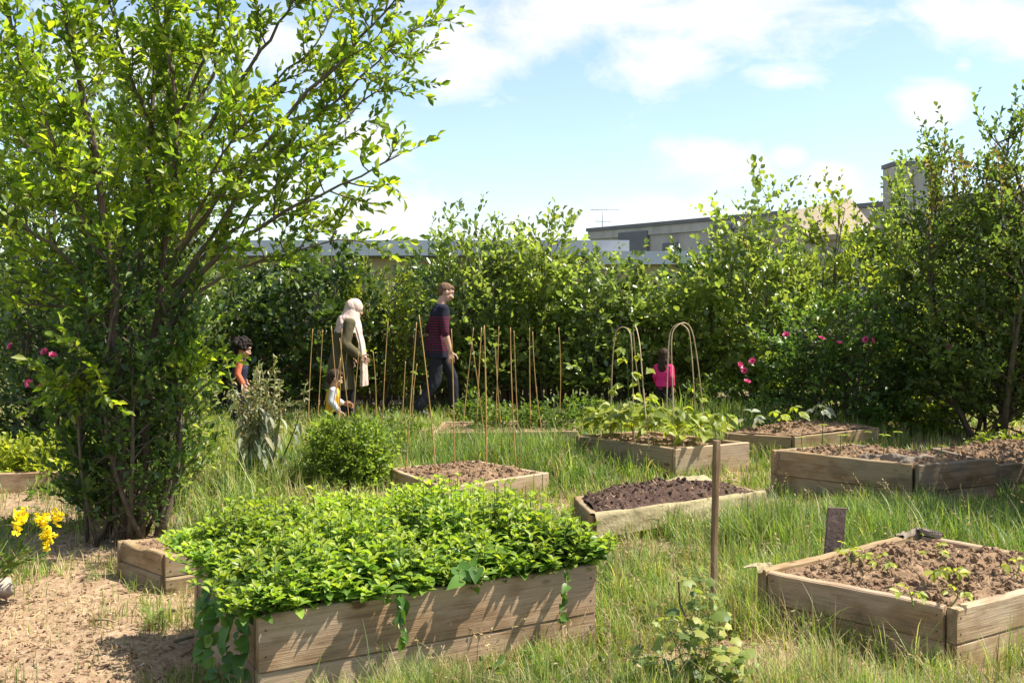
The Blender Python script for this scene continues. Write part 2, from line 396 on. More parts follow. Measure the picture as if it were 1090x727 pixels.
# ------------------------------------------------------------------ camera
cam = bpy.data.cameras.new('camera'); camo = bpy.data.objects.new('camera', cam); col.objects.link(camo)
camo.location = (0, 0, CAMZ); camo.rotation_euler = (PI / 2, 0, 0)
cam.sensor_width = 36; cam.lens = 36 * F_PX / 1090; cam.shift_y = (HY - 363.5) / 1090
cam.clip_start = .05; cam.clip_end = 2000
sc.camera = camo

# ------------------------------------------------------------------ light
S = Vector((.64, .03, 1.0)).normalized()
sun = bpy.data.lights.new('sun', 'SUN'); sun.energy = 5.0; sun.angle = math.radians(.5); sun.color = (1, .93, .82)
suno = bpy.data.objects.new('sun', sun); col.objects.link(suno); suno.rotation_euler = S.to_track_quat('Z', 'Y').to_euler(); suno.location = (6, 2, 10)
world = bpy.data.worlds.new('World'); sc.world = world; world.use_nodes = True
t = world.node_tree; N = t.nodes; L = t.links; N.clear()
sky = N.new('ShaderNodeTexSky'); sky.sky_type = 'NISHITA'; sky.sun_disc = False
sky.sun_elevation = math.asin(S.z); sky.sun_rotation = math.atan2(S.x, S.y); sky.air_density = 1.0; sky.dust_density = .8; sky.ozone_density = 3.0
tc = N.new('ShaderNodeTexCoord')
sep = N.new('ShaderNodeSeparateXYZ'); L.new(tc.outputs['Generated'], sep.inputs[0])
def mth(op, a, b=None, clamp=False):
    n = N.new('ShaderNodeMath'); n.operation = op; n.use_clamp = clamp
    for i, v in enumerate((a, b)):
        if v is None: continue
        if isinstance(v, (int, float)): n.inputs[i].default_value = v
        else: L.new(v, n.inputs[i])
    return n.outputs[0]
yy = mth('MAXIMUM', sep.outputs['Y'], .05)
u = mth('DIVIDE', sep.outputs['X'], yy); v = mth('DIVIDE', sep.outputs['Z'], yy)
# wobble the coordinates so that each cloud has a billowing edge
nz = N.new('ShaderNodeTexNoise'); nz.inputs['Scale'].default_value = 11; nz.inputs['Detail'].default_value = 9; nz.inputs['Roughness'].default_value = .62; nz.inputs['Distortion'].default_value = .4
cmb = N.new('ShaderNodeCombineXYZ'); L.new(u, cmb.inputs[0]); L.new(mth('MULTIPLY', v, 1.8), cmb.inputs[1])
L.new(cmb.outputs[0], nz.inputs['Vector'])
clouds = [(490, 62, 78, 48, 1.0), (560, 22, 130, 48, 1.0), (702, 62, 74, 46, 1.0), (770, 18, 170, 44, .95), (640, 5, 200, 40, 1.0), (829, 84, 48, 18, .75), (1030, 18, 80, 46, .9), (1080, 30, 50, 40, .9), (1025, 70, 14, 12, .8),
          (993, 110, 54, 33, 1.0), (762, 172, 66, 30, 1.0), (839, 165, 26, 16, .9), (896, 188, 50, 24, .85), (413, 228, 95, 34, 1.0), (675, 232, 130, 27, .95), (392, 150, 60, 30, .85), (280, 190, 160, 50, .7), (120, 60, 150, 70, .8), (300, 50, 90, 50, .8), (560, 250, 150, 20, .75), (1170, 180, 60, 40, .9)]
tot = None
for (cx, cy, rx, ry, st) in clouds:
    du = mth('MULTIPLY', mth('SUBTRACT', u, (cx - CX) / F_PX), F_PX / rx)
    dv = mth('MULTIPLY', mth('SUBTRACT', v, (HY - cy) / F_PX), F_PX / ry)
    d2 = mth('ADD', mth('MULTIPLY', du, du), mth('MULTIPLY', dv, dv))
    g = mth('MULTIPLY', mth('EXPONENT', mth('MULTIPLY', d2, -1.1)), st)
    tot = g if tot is None else mth('MAXIMUM', tot, g)
# fair weather clouds for the rest of the sky
nz2 = N.new('ShaderNodeTexNoise'); nz2.inputs['Scale'].default_value = 2.2; nz2.inputs['Detail'].default_value = 6
L.new(tc.outputs['Generated'], nz2.inputs['Vector'])
back = mth('MULTIPLY', mth('LESS_THAN', sep.outputs['Y'], .3), mth('MULTIPLY', mth('SUBTRACT', nz2.outputs['Fac'], .45, True), 3, True))
dens = mth('ADD', tot, mth('MULTIPLY', mth('SUBTRACT', nz.outputs['Fac'], .5), 1.75))
dens = mth('MULTIPLY', mth('SUBTRACT', dens, .30), 1.7, True)
dens = mth('MAXIMUM', mth('MULTIPLY', dens, mth('GREATER_THAN', sep.outputs['Y'], .1)), back)
mix = N.new('ShaderNodeMix'); mix.data_type = 'RGBA'
L.new(mth('ADD', mth('MULTIPLY', dens, .82), .10), mix.inputs[0]); L.new(sky.outputs[0], mix.inputs['A'])
cv = mth('ADD', mth('MULTIPLY', nz.outputs['Fac'], 1.5), 3.9); cc = N.new('ShaderNodeCombineXYZ'); L.new(mth('MULTIPLY', cv, 1.0), cc.inputs[0]); L.new(cv, cc.inputs[1]); L.new(mth('MULTIPLY', cv, 1.02), cc.inputs[2]); L.new(cc.outputs[0], mix.inputs['B'])
bg = N.new('ShaderNodeBackground'); bg.inputs['Strength'].default_value = .110
L.new(mix.outputs['Result'], bg.inputs['Color'])
wo = N.new('ShaderNodeOutputWorld'); L.new(bg.outputs[0], wo.inputs[0])
sc.view_settings.view_transform = 'Standard'; sc.view_settings.look = 'None'; sc.view_settings.gamma = 1; sc.view_settings.exposure = 1.15
sc.cycles.max_bounces = 8; sc.cycles.diffuse_bounces = 4; sc.cycles.transmission_bounces = 4; sc.cycles.glossy_bounces = 2
sc.cycles.use_denoising = True
sc.cycles.sample_clamp_indirect = 6

# ------------------------------------------------------------------ beds: corners front, right, back, left (metres), height
BED = {
 'mint':   ([(-.944, 3.66), (.367, 4.36), (-.15, 5.24), (-1.46, 4.52)], .40),
 'brown':  ([(1.87, 4.14), (2.92, 4.76), (2.24, 5.46), (1.19, 4.74)], .27),
 'crib':   ([(-1.84, 5.23), (-.98, 5.72), (-1.40, 6.08), (-2.24, 5.58)], .20),
 'canebed': ([(-.50, 7.20), (.29, 7.84), (-.32, 8.40), (-1.0, 8.05)], .17),
 'farbed': ([(-.80, 9.85), (.66, 10.0), (.70, 10.85), (-.75, 10.7)], .20),
 'bean':   ([(1.41, 8.46), (2.13, 8.83), (1.32, 9.61), (.60, 9.24)], .26),
 'sprout': ([(2.72, 9.44), (3.77, 10.1), (3.15, 10.55), (2.09, 9.72)], .22),
 'tall':   ([(2.93, 7.09), (3.61, 7.34), (2.80, 8.10), (2.05, 7.80)], .36),
 'edge':   ([(3.78, 7.62), (5.1, 8.1), (4.9, 8.9), (3.60, 8.46)], .27),
 'compost': ([(.52, 6.36), (1.84, 7.10), (1.50, 7.62), (.44, 6.98)], .16),
 'leafy':  ([(-4.3, 7.78), (-3.36, 8.0), (-3.55, 8.8), (-4.5, 8.6)], .16),
}

# ------------------------------------------------------------------ ground
def dryness(x, y):
    """0 = lush, 1 = bare and dry (share of soil and straw)"""
    x = np.asarray(x, float); y = np.asarray(y, float)
    n = fbm(x * 1.5, y * 1.5, 3, 4); n2 = fbm(x * .6 + 9, y * .6, 8, 3)
    d = .28 + 1.3 * (n - .5) + .5 * (n2 - .5)
    def blob(cx, cy, rx, ry, k):
        return k * np.exp(-(((x - cx) / rx) ** 2 + ((y - cy) / ry) ** 2))
    d = d + blob(-2.1, 4.6, 1.3, 1.3, .62) + blob(-1.6, 4.0, .7, .8, .5) + blob(-3.0, 6.6, 1.2, 1.0, .25) + blob(1.3, 4.7, 1.5, 1.2, .06) - blob(-1.75, 4.75, .35, .2, .5) - blob(-2.3, 4.1, .3, .25, .4) - blob(-1.5, 3.75, .3, .2, .35) - blob(-2.9, 5.6, .5, .3, .4) - blob(-1.9, 5.0, .2, .15, .3) + blob(.35, 6.5, .8, .55, .6) + blob(1.0, 7.6, 1.1, .5, .55)
    d = d + blob(.75, 4.35, .55, .7, .12) + blob(1.65, 7.9, .8, .4, .3) + blob(2.3, 3.8, .9, .5, .45) + blob(.9, 5.3, .7, .6, .28) + blob(1.3, 4.2, .6, .5, .2)
    d = d - blob(2.3, 6.2, 1.5, .75, .5) - blob(-.1, 9.0, .8, .8, .4) - blob(.4, 8.8, .6, .6, .4) - blob(2.2, 11.3, 2.0, 1.0, .4) - blob(1.2, 5.0, .45, .6, .2) - blob(-1.9, 7.0, .5, 1.0, .25) - blob(-1.6, 9.5, 1.5, 1.2, .3)
    far = np.clip((np.hypot(x, y - 7) - 9) / 3, 0, 1)
    return np.clip(d * (1 - far) + .12 * far, 0, 1)

def axis(a, b, fine0, fine1, step, grow=1.25):
    xs = list(np.arange(fine0, fine1 + 1e-6, step)); s = step; x = fine0
    while x > a: s *= grow; x -= s; xs.insert(0, x)
    s = step; x = fine1
    while x < b: s *= grow; x += s; xs.append(x)
    return np.array(xs)
gx = axis(-400, 400, -5, 5.5, .07); gy = axis(-60, 900, 2.5, 13, .07)
GX, GY = np.meshgrid(gx, gy)
fade = np.exp(-np.maximum(0, np.hypot(GX, GY - 7) - 12) / 10)
GZ = gz(GX, GY) * fade + (fbm(GX * 9, GY * 9, 5, 3) - .5) * .03 * np.clip(dryness(GX, GY) * 1.4, 0, 1) * fade
mb = MB(); nx = len(gx); ny = len(gy)
i = np.arange(ny - 1)[:, None] * nx; j = np.arange(nx - 1)[None]
mb.add(np.stack([GX, GY, GZ], -1).reshape(-1, 3), np.stack([i + j, i + j + 1, i + nx + j + 1, i + nx + j], -1).reshape(-1, 4))
m, t, N, L = nt('ground_earth')
at = N.new('ShaderNodeAttribute'); at.attribute_name = 'dry'
tc = N.new('ShaderNodeTexCoord')
n1 = N.new('ShaderNodeTexNoise'); n1.inputs['Scale'].default_value = 16; n1.inputs['Detail'].default_value = 8; n1.inputs['Roughness'].default_value = .7; L.new(tc.outputs['Object'], n1.inputs['Vector'])
n2 = N.new('ShaderNodeTexNoise'); n2.inputs['Scale'].default_value = 60; n2.inputs['Detail'].default_value = 5; L.new(tc.outputs['Object'], n2.inputs['Vector'])
rs = ramp(N, [(.25, (.14, .092, .052)), (.48, (.28, .19, .118)), (.62, (.36, .262, .17)), (.8, (.46, .365, .25))]); L.new(n1.outputs['Fac'], rs.inputs[0])
rg = ramp(N, [(.3, (.045, .06, .018)), (.55, (.1, .11, .035)), (.75, (.2, .17, .075))]); L.new(n1.outputs['Fac'], rg.inputs[0])
ad = N.new('ShaderNodeMath'); ad.operation = 'MULTIPLY_ADD'; L.new(n2.outputs['Fac'], ad.inputs[0]); ad.inputs[1].default_value = .8; L.new(at.outputs['Fac'], ad.inputs[2])
rr = ramp(N, [(.62, (0, 0, 0)), (.95, (1, 1, 1))]); L.new(ad.outputs[0], rr.inputs[0])
mx = N.new('ShaderNodeMix'); mx.data_type = 'RGBA'; L.new(rr.outputs[0], mx.inputs[0]); L.new(rg.outputs[0], mx.inputs['A']); L.new(rs.outputs[0], mx.inputs['B'])
p = N.new('ShaderNodeBsdfPrincipled'); p.inputs['Roughness'].default_value = .95; p.inputs['Specular IOR Level'].default_value = .1; L.new(mx.outputs['Result'], p.inputs['Base Color'])
b = N.new('ShaderNodeBump'); b.inputs['Strength'].default_value = .7; b.inputs['Distance'].default_value = .02; L.new(n2.outputs['Fac'], b.inputs['Height']); L.new(b.outputs[0], p.inputs['Normal'])
o = N.new('ShaderNodeOutputMaterial'); L.new(p.outputs[0], o.inputs[0])
ground = mb.build('ground', m); tag(ground, kind='structure')
a_ = ground.data.attributes.new('dry', 'FLOAT', 'POINT'); a_.data.foreach_set('value', dryness(GX, GY).ravel().astype(np.float32))

# ------------------------------------------------------------------ grass (stuff)
def shrink(q, k=1.0):
    c = np.mean(np.array(q), axis=0); return [tuple(c + (np.array(p) - c) * k) for p in q]
allbeds = [q for q, h in BED.values()]
def inside_bed(x, y):
    r = np.zeros(len(x), bool)
    for q in allbeds: r |= in_poly(x, y, shrink(q, 1.0))
    return r
def sample_ground(n, y0, y1, power=1.0, margin=.6, r=rng):
    """points in the seen wedge, more per square metre when near"""
    uu = r.random(n); y = (y0 ** (1 - power) + uu * (y1 ** (1 - power) - y0 ** (1 - power))) ** (1 / (1 - power)) if power != 1 else y0 * (y1 / y0) ** uu
    x = (r.random(n) * 2 - 1) * (.535 * y + margin)
    return x, y
def blades(mb, x, y, h, w, az, bend, mi=0, z0=None):
    n = len(x); T = np.array([0, .38, .72, 1.0])
    dx = np.cos(az); dy = np.sin(az); px_ = -dy; py_ = dx
    z0 = gz(x, y) if z0 is None else z0
    ww = np.array([1, .85, .55, 0])
    V = np.zeros((n, 7, 3)); k = 0
    for i, tt in enumerate(T):
        hx = bend * h * tt ** 2
        bx = x + dx * hx; by = y + dy * hx; bz = z0 + h * (tt - .42 * bend * tt ** 2.2)
        if i < 3:
            for s in (-1, 1):
                V[:, k, 0] = bx + s * px_ * w * ww[i]; V[:, k, 1] = by + s * py_ * w * ww[i]; V[:, k, 2] = bz; k += 1
        else:
            V[:, k, 0] = bx; V[:, k, 1] = by; V[:, k, 2] = bz
    off = (np.arange(n) * 7)[:, None, None]
    Q = (np.array([[0, 1, 3, 2], [2, 3, 5, 4]])[None] + off).reshape(-1, 4); Tt = (np.array([[4, 5, 6]])[None] + off).reshape(-1, 3)
    mb.add(V.reshape(-1, 3), [Q, Tt], mi)

def tallness(x, y):
    def blob(cx, cy, rx, ry, k): return k * np.exp(-(((x - cx) / rx) ** 2 + ((y - cy) / ry) ** 2))
    return .10 + .07 * fbm(x * .9, y * .9, 21, 3) + blob(2.3, 6.1, 1.5, .6, .15) + blob(1.3, 4.6, .6, .5, .12) + blob(.1, 9.0, .9, .8, .16) + blob(1.3, 3.7, 1.0, .35, .10) + blob(2.3, 11.4, 2, 1, .2) + blob(-1.9, 7.2, .4, 1.2, .2) + blob(-1.8, 9.8, 1.8, 1.2, .15) + blob(-.2, 3.55, .8, .15, .12)

mbg = MB(); mbl = MB(); mbs = MB()
x, y = sample_ground(430000, 3.1, 13.6, 1.5)
# tufts: keep blades where a clumping noise is high
cl = fbm(x * 7, y * 7, 31, 3)
dr = dryness(x, y)
keep = (rng.random(len(x)) < np.clip((1 - dr) ** 1.3 * (.15 + 1.7 * np.clip(cl - .33, 0, 1) * 2.2), .015, 1)) & ~inside_bed(x, y)
keep &= ~((x < -1.6) & (y > 5.8) & (y < 7.8) & (rng.random(len(x)) < .7))
x, y, dr, cl = x[keep], y[keep], dr[keep], cl[keep]
n = len(x)
h = tallness(x, y) * (.45 + .9 * rng.random(n)) * (.6 + .9 * cl) * (1 - .45 * dr)
w = (.0016 + .0012 * rng.random(n)) * np.clip(y / 5, .9, 2.6)
az = rng.random(n) * 2 * PI; bd = np.clip(rng.normal(.45, .3, n), .02, 1.2)
kind = rng.random(n)
lush = fbm(x * .8 + 4, y * .8, 44, 2) + .5 * np.exp(-(((x - 2.3) / 1.5) ** 2 + ((y - 6.2) / .9) ** 2)) > .55
dry = kind < (.05 + .4 * dr)
for msk, b_ in ((dry, mbs), (~dry & lush, mbl), (~dry & ~lush, mbg)):
    blades(b_, x[msk], y[msk], h[msk], w[msk], az[msk], bd[msk])
print('grass blades', n)
# strong tufts: at the foot of boards and in the lush patches
tx = []; ty = []; th = []
def tuft(cx, cy, r, num, hh):
    a = rng.random(num) * 2 * PI; q = r * np.sqrt(rng.random(num))
    tx.append(cx + q * np.cos(a)); ty.append(cy + q * np.sin(a)); th.append(hh * (.4 + .75 * rng.random(num)))
for key, edges, step, hh, prob in (('mint', [(0, 1)], .10, .2, .75), ('brown', [(0, 1), (3, 0), (2, 3), (1, 2)], .07, .26, .9), ('tall', [(3, 0), (0, 1)], .08, .13, .7), ('bean', [(3, 0), (0, 1)], .1, .2, .7), ('compost', [(0, 1)], .09, .09, .6),
                                   ('canebed', [(0, 1)], .09, .2, .8), ('farbed', [(0, 1)], .08, .26, .9), ('edge', [(0, 1), (3, 0)], .1, .26, .8), ('crib', [(0, 1), (3, 0)], .12, .1, .4), ('sprout', [(3, 0), (0, 1)], .1, .2, .7), ('leafy', [(0, 1)], .1, .14, .6)):
    q = np.array(BED[key][0]); c = q.mean(0)
    for a, b in edges:
        Ld = np.linalg.norm(q[b] - q[a]); e = (q[b] - q[a]) / Ld
        nn = np.array([e[1], -e[0]]);  nn = nn if nn @ (q[a] - c) > 0 else -nn
        for s in np.arange(0, Ld, step):
            if rng.random() < prob:
                pnt = q[a] + e * s + nn * (.04 + .12 * rng.random()); tuft(pnt[0], pnt[1], .045, 16, hh * (.6 + .7 * rng.random()))
ux, uy = sample_ground(1500, 3.4, 12, 1.3)
for a, b in zip(ux, uy):
    if dryness(a, b) < .38 and not inside_bed(np.array([a]), np.array([b]))[0]:
        tuft(a, b, .05, 14, float(tallness(np.array(a), np.array(b))) * (1.0 + .9 * rng.random()))
x = np.concatenate(tx); y = np.concatenate(ty); h = np.concatenate(th); n = len(x)
ok = ~inside_bed(x, y); x, y, h = x[ok], y[ok], h[ok]; n = len(x)
w = (.0019 + .0014 * rng.random(n)) * np.clip(y / 5, .9, 2.2); az = rng.random(n) * 2 * PI; bd = np.clip(rng.normal(.5, .3, n), .03, 1.3)
pick = rng.random(n)
for msk, b_ in ((pick < .08, mbs), ((pick >= .08) & (pick < .6), mbl), (pick >= .6, mbg)):
    blades(b_, x[msk], y[msk], h[msk], w[msk], az[msk], bd[msk])
tag(mbg.build('grass', M['grass']), 'yellow green meadow grass growing between the raised beds', 'grass', kind='stuff')
tag(mbl.build('lush_grass', M['lush']), 'deeper green tall grass in tufts around the raised beds', 'grass', kind='stuff')
# matted dry stalks lying on the bare ground
x, y = sample_ground(60000, 3.1, 11, 1.5)
dr = dryness(x, y); keep = (rng.random(len(x)) < np.clip(dr * 1.1 - .2, 0.02, .8) * np.clip(fbm(x * 3, y * 3, 77, 3) * 2.4 - .7, .05, 1)) & ~inside_bed(x, y)
x, y = x[keep], y[keep]; n = len(x)
Lh = .04 + .1 * rng.random(n); az = rng.random(n) * 2 * PI
blades(mbs, x, y, Lh * .35, (.0012 + .001 * rng.random(n)) * np.clip(y / 5, .9, 2), az, np.full(n, 2.2) * (.6 + .6 * rng.random(n)), z0=gz(x, y) + .012)
# seeding stalks with pale spikelets
x, y = sample_ground(1500, 3.3, 9, 1.3); keep = (dryness(x, y) < .5) & (x > -.3) & ~inside_bed(x, y) & (rng.random(len(x)) < .55)
x, y = x[keep], y[keep]; n = len(x); hh = tallness(x, y) * (1.3 + .9 * rng.random(n)); az = rng.random(n) * 2 * PI; bd = .2 + .5 * rng.random(n)
blades(mbs, x, y, hh, np.full(n, .0014), az, bd)
hx = bd * hh * .75; k = 7
for q in range(k):
    tt = .74 + .26 * q / (k - 1)
    hx = bd * hh * tt ** 2
    P = np.stack([x + np.cos(az) * hx, y + np.sin(az) * hx, gz(x, y) + hh * (tt - .42 * bd * tt ** 2.2)], -1)
    d = np.stack([np.cos(az) * .6, np.sin(az) * .6, np.full(n, .4)], -1) + rdir(n) * .5
    put_leaves(mbs, LEAF_G, P, d, rdir(n), .022, 1.6)
tag(mbs.build('dry_grass', M['straw']), 'straw coloured dry grass and seed heads lying over the ground', 'dry grass', kind='stuff')

# broad-leaved weeds and clover among the grass
mbw = MB(); x, y = sample_ground(2600, 3.2, 11, 1.4); keep = (dryness(x, y) < .55) & ~inside_bed(x, y); x, y = x[keep], y[keep]
for a, b in zip(x, y):
    k = int(rng.integers(6, 16)); rr_ = .03 + .05 * rng.random(); an = rng.random(k) * 2 * PI; hh_ = .02 + .09 * rng.random()
    d = np.stack([np.cos(an), np.sin(an), rng.normal(.25, .3, k)], -1)
    P = np.stack([a + np.cos(an) * rr_ * .3 * rng.random(k), b + np.sin(an) * rr_ * .3 * rng.random(k), float(gz(np.array(a), np.array(b))) + hh_ * rng.random(k)], -1)
    put_leaves(mbw, LEAF_S, P, d, np.array([0, 0, 1.]) + rng.normal(0, .3, (k, 3)), (.022 + .03 * rng.random()) * (.6 + .7 * rng.random(k)))
tag(mbw.build('ground_weeds', M['weed']), 'low broad leaved weeds and clover between the grass blades', 'weeds', kind='stuff')

# ------------------------------------------------------------------ wood chips and crumbs on the path (stuff)
def rand_rot(n, flat=.35):
    a = rng.random(n) * 2 * PI; tl = rng.normal(0, flat, n); rl = rng.normal(0, flat, n)
    ca, sa = np.cos(a), np.sin(a); cb, sb = np.cos(tl), np.sin(tl); cg, sg = np.cos(rl), np.sin(rl)
    R = np.zeros((n, 3, 3)); z = np.zeros(n); o1 = np.ones(n)
    Rz = np.stack([np.stack([ca, -sa, z], -1), np.stack([sa, ca, z], -1), np.stack([z, z, o1], -1)], 1)
    Ry = np.stack([np.stack([cb, z, sb], -1), np.stack([z, o1, z], -1), np.stack([-sb, z, cb], -1)], 1)
    Rx = np.stack([np.stack([o1, z, z], -1), np.stack([z, cg, -sg], -1), np.stack([z, sg, cg], -1)], 1)
    return Rz @ Ry @ Rx
BOXV = np.array([[a, b, c] for a in (-.5, .5) for b in (-.5, .5) for c in (-.5, .5)], float)
BOXF = np.array([[0, 1, 3, 2], [4, 6, 7, 5], [0, 4, 5, 1], [2, 3, 7, 6], [0, 2, 6, 4], [1, 5, 7, 3]])
def put_boxes(mb, pos, size, R, mi=0):
    n = len(pos); jit = 1 + .25 * rng.normal(size=(n, 8, 1))
    P = np.einsum('nij,nkj->nki', R, BOXV[None] * size[:, None, :] * jit) + pos[:, None]
    mb.add(P.reshape(-1, 3), (BOXF[None] + (np.arange(n) * 8)[:, None, None]).reshape(-1, 4), mi, False)
x, y = sample_ground(15000, 3.2, 10, 1.6)
dr = dryness(x, y); keep = (rng.random(len(x)) < np.clip(dr * 1.5 - .35, .01, 1)) & ~inside_bed(x, y)
x, y = x[keep], y[keep]; n = len(x)
mb = MB(); sz = np.stack([.008 + .035 * rng.random(n) ** 2.2, .004 + .012 * rng.random(n) ** 1.5, .002 + .006 * rng.random(n)], -1)
put_boxes(mb, np.stack([x, y, gz(x, y) + .008], -1), sz, rand_rot(n, .4))
mm = leaf_mat('wood_chips', [(.13, .075, .045), (.24, .15, .09), (.36, .25, .155), (.46, .35, .23)], trans=0, rough=.9, spec=.1)
tag(mb.build('wood_chips', mm), 'brown and tan wood chips and bark crumbs strewn over the path', 'wood chips', kind='stuff')

# ------------------------------------------------------------------ raised beds
def board_mesh(Lb, h, t_, seed, chip=.0):
    """one sawn plank along local X, base at z=0, slightly bowed and worn along its top edge"""
    nseg = max(6, int(Lb / .05)); xs = np.linspace(0, Lb, nseg + 1)
    r = np.random.default_rng(seed)
    bow = (fbm(xs * .8, xs * 0 + seed, seed, 2) - .5) * .02; ed = (fbm(xs * 6, xs * 0 + seed * 3.1, seed + 5, 3) - .5)
    b_ = min(.006, t_ * .2)
    prof = [(-t_ / 2 + b_, 0), (t_ / 2 - b_, 0), (t_ / 2, b_), (t_ / 2, h - b_), (t_ / 2 - b_, h), (-t_ / 2 + b_, h), (-t_ / 2, h - b_), (-t_ / 2, b_)]
    rings = []
    for k, xx in enumerate(xs):
        ring = []
        for (py_, pz_) in prof:
            zz = pz_ + (ed[k] * (.012 + chip) - max(0, ed[k] - .15) * chip * 2 if pz_ > h * .5 else 0)
            ring.append((xx, py_ + bow[k], zz))
        rings.append(ring)
    mb = MB(); mb.loft(rings)
    if h > .06 and Lb > .4:   # rusty screw heads near the ends
        for xx in (.025, Lb - .025):
            for zz in (h * .28, h * .74):
                yb = float(np.interp(xx, xs, bow))
                for sd in (-1, 1): mb.tube([(xx, yb + sd * t_ * .4, zz), (xx, yb + sd * (t_ / 2 + .0015), zz)], .0045, 8, mi=1)
    for k_, (F, mi, sm) in enumerate(mb.P): mb.P[k_] = (F, mi, False)
    return mb
bed_seed = [100]
def make_bed(key, label, mats, planks=2, thick=.045, soil='soil', soil_z=.05, mound=0.02, lump=.02, clods=350, clod=(.012, .03), cat='raised bed', posts=True, chip=0, name='raised_bed', grp='raised beds'):
    q, h = BED[key]; q = [np.array(p) for p in q]; c = sum(q) / 4
    root = empty(name, (c[0], c[1], 0)); tag(root, label, cat, grp)
    names = ['front', 'right', 'back', 'left']
    for e in range(4):
        a = q[e] - c; b = q[(e + 1) % 4] - c
        d = b - a; Ld = np.linalg.norm(d); d = d / Ld; nrm = np.array([d[1], -d[0]]); nrm = nrm if nrm @ (a + b) > 0 else -nrm
        ins = thick + .002 if e % 2 else 0.0
        ph = (h + .03) / planks
        mt = mats[e] if isinstance(mats, (list, tuple)) else mats
        for k in range(planks):
            bed_seed[0] += 1
            st = a + d * ins - nrm * (thick / 2) + nrm * rng.normal(0, .0015)
            top = (k == planks - 1)
            o = board_mesh(Ld - 2 * ins, ph - (.0015 if not top else 0), thick, bed_seed[0], chip if top else 0).build('board', [mt, M['screw']], root, (st[0], st[1], -.03 + k * ph))
            o.rotation_euler = (0, rng.normal(0, .0012), math.atan2(d[1], d[0]))
    if posts:
        for e in range(4):
            p_ = q[e] - c; pin = p_ * (1 - (thick * 1.9) / np.linalg.norm(p_) * 1.2)
            bed_seed[0] += 1
            o = board_mesh(h + .0, .045, .045, bed_seed[0]).build('corner_post', mats[0] if isinstance(mats, (list, tuple)) else mats, root)
            o.rotation_euler = (0, -PI / 2, 0); o.location = (pin[0], pin[1], -.02)
    # soil
    nu, nv = 100, 76
    U, Vv = np.meshgrid(np.linspace(.03, .97, nu), np.linspace(.03, .97, nv))
    P = ((1 - U) * (1 - Vv))[..., None] * q[0] + (U * (1 - Vv))[..., None] * q[1] + (U * Vv)[..., None] * q[2] + ((1 - U) * Vv)[..., None] * q[3]
    s0 = bed_seed[0]
    def soilh(u_, v_, x_, y_):
        m_ = (4 * u_ * (1 - u_)) ** .6 * (4 * v_ * (1 - v_)) ** .6
        return h - soil_z + mound * m_ * (.5 + fbm(u_ * 2.5, v_ * 2.5, s0, 2)) + lump * ((fbm(x_ * 14, y_ * 14, s0 + 3, 4) - .5) * 2 + (fbm(x_ * 45, y_ * 45, s0 + 5, 2) - .5) * .7) * np.clip(m_ * 2, .3, 1)
    Z = soilh(U, Vv, P[..., 0], P[..., 1])
    mb = MB(); i = np.arange(nv - 1)[:, None] * nu; j = np.arange(nu - 1)[None]
    mb.add(np.stack([P[..., 0] - c[0], P[..., 1] - c[1], Z], -1).reshape(-1, 3), np.stack([i + j, i + j + 1, i + nu + j + 1, i + nu + j], -1).reshape(-1, 4))
    if clods:
        uu = .05 + .9 * rng.random(clods); vv = .05 + .9 * rng.random(clods)
        pp = ((1 - uu) * (1 - vv))[:, None] * q[0] + (uu * (1 - vv))[:, None] * q[1] + (uu * vv)[:, None] * q[2] + ((1 - uu) * vv)[:, None] * q[3]
        zz = soilh(uu, vv, pp[:, 0], pp[:, 1])
        rr = clod[0] * .5 + (clod[1] * .85 - clod[0] * .5) * rng.random(clods) ** 6
        for k in range(clods):
            R_ = rand_rot(1, 2)[0]
            mbt = MB(); mbt.ellipsoid((0, 0, 0), (1, .8, .62), nu=7, nv=5)
            Vv_ = mbt.V[0] * (1 + .22 * rng.normal(size=(len(mbt.V[0]), 1))) * rr[k]
            mb.add(Vv_ @ R_.T + [pp[k, 0] - c[0], pp[k, 1] - c[1], zz[k] + rr[k] * .3], [F for F, _, _ in mbt.P], 0, False)
    if clods > 200:   # straw and root scraps in the soil
        ns = clods // 4; us = .05 + .9 * rng.random(ns); vs = .05 + .9 * rng.random(ns)
        pp = ((1 - us) * (1 - vs))[:, None] * q[0] + (us * (1 - vs))[:, None] * q[1] + (us * vs)[:, None] * q[2] + ((1 - us) * vs)[:, None] * q[3]
        put_boxes(mb, np.column_stack([pp - c, soilh(us, vs, pp[:, 0], pp[:, 1]) + .006]), np.stack([.01 + .05 * rng.random(ns) ** 2, .002 + .003 * rng.random(ns), np.full(ns, .002)], -1), rand_rot(ns, .4), 1)
    mb.build('soil', [M[soil], M['chip']], root)
    def at(u_, v_, dz=0):
        u_ = float(u_); v_ = float(v_)
        p_ = (1 - u_) * (1 - v_) * q[0] + u_ * (1 - v_) * q[1] + u_ * v_ * q[2] + (1 - u_) * v_ * q[3]
        return Vector((p_[0], p_[1], float(soilh(np.array(u_), np.array(v_), np.array(p_[0]), np.array(p_[1]))) + dz))
    return root, at

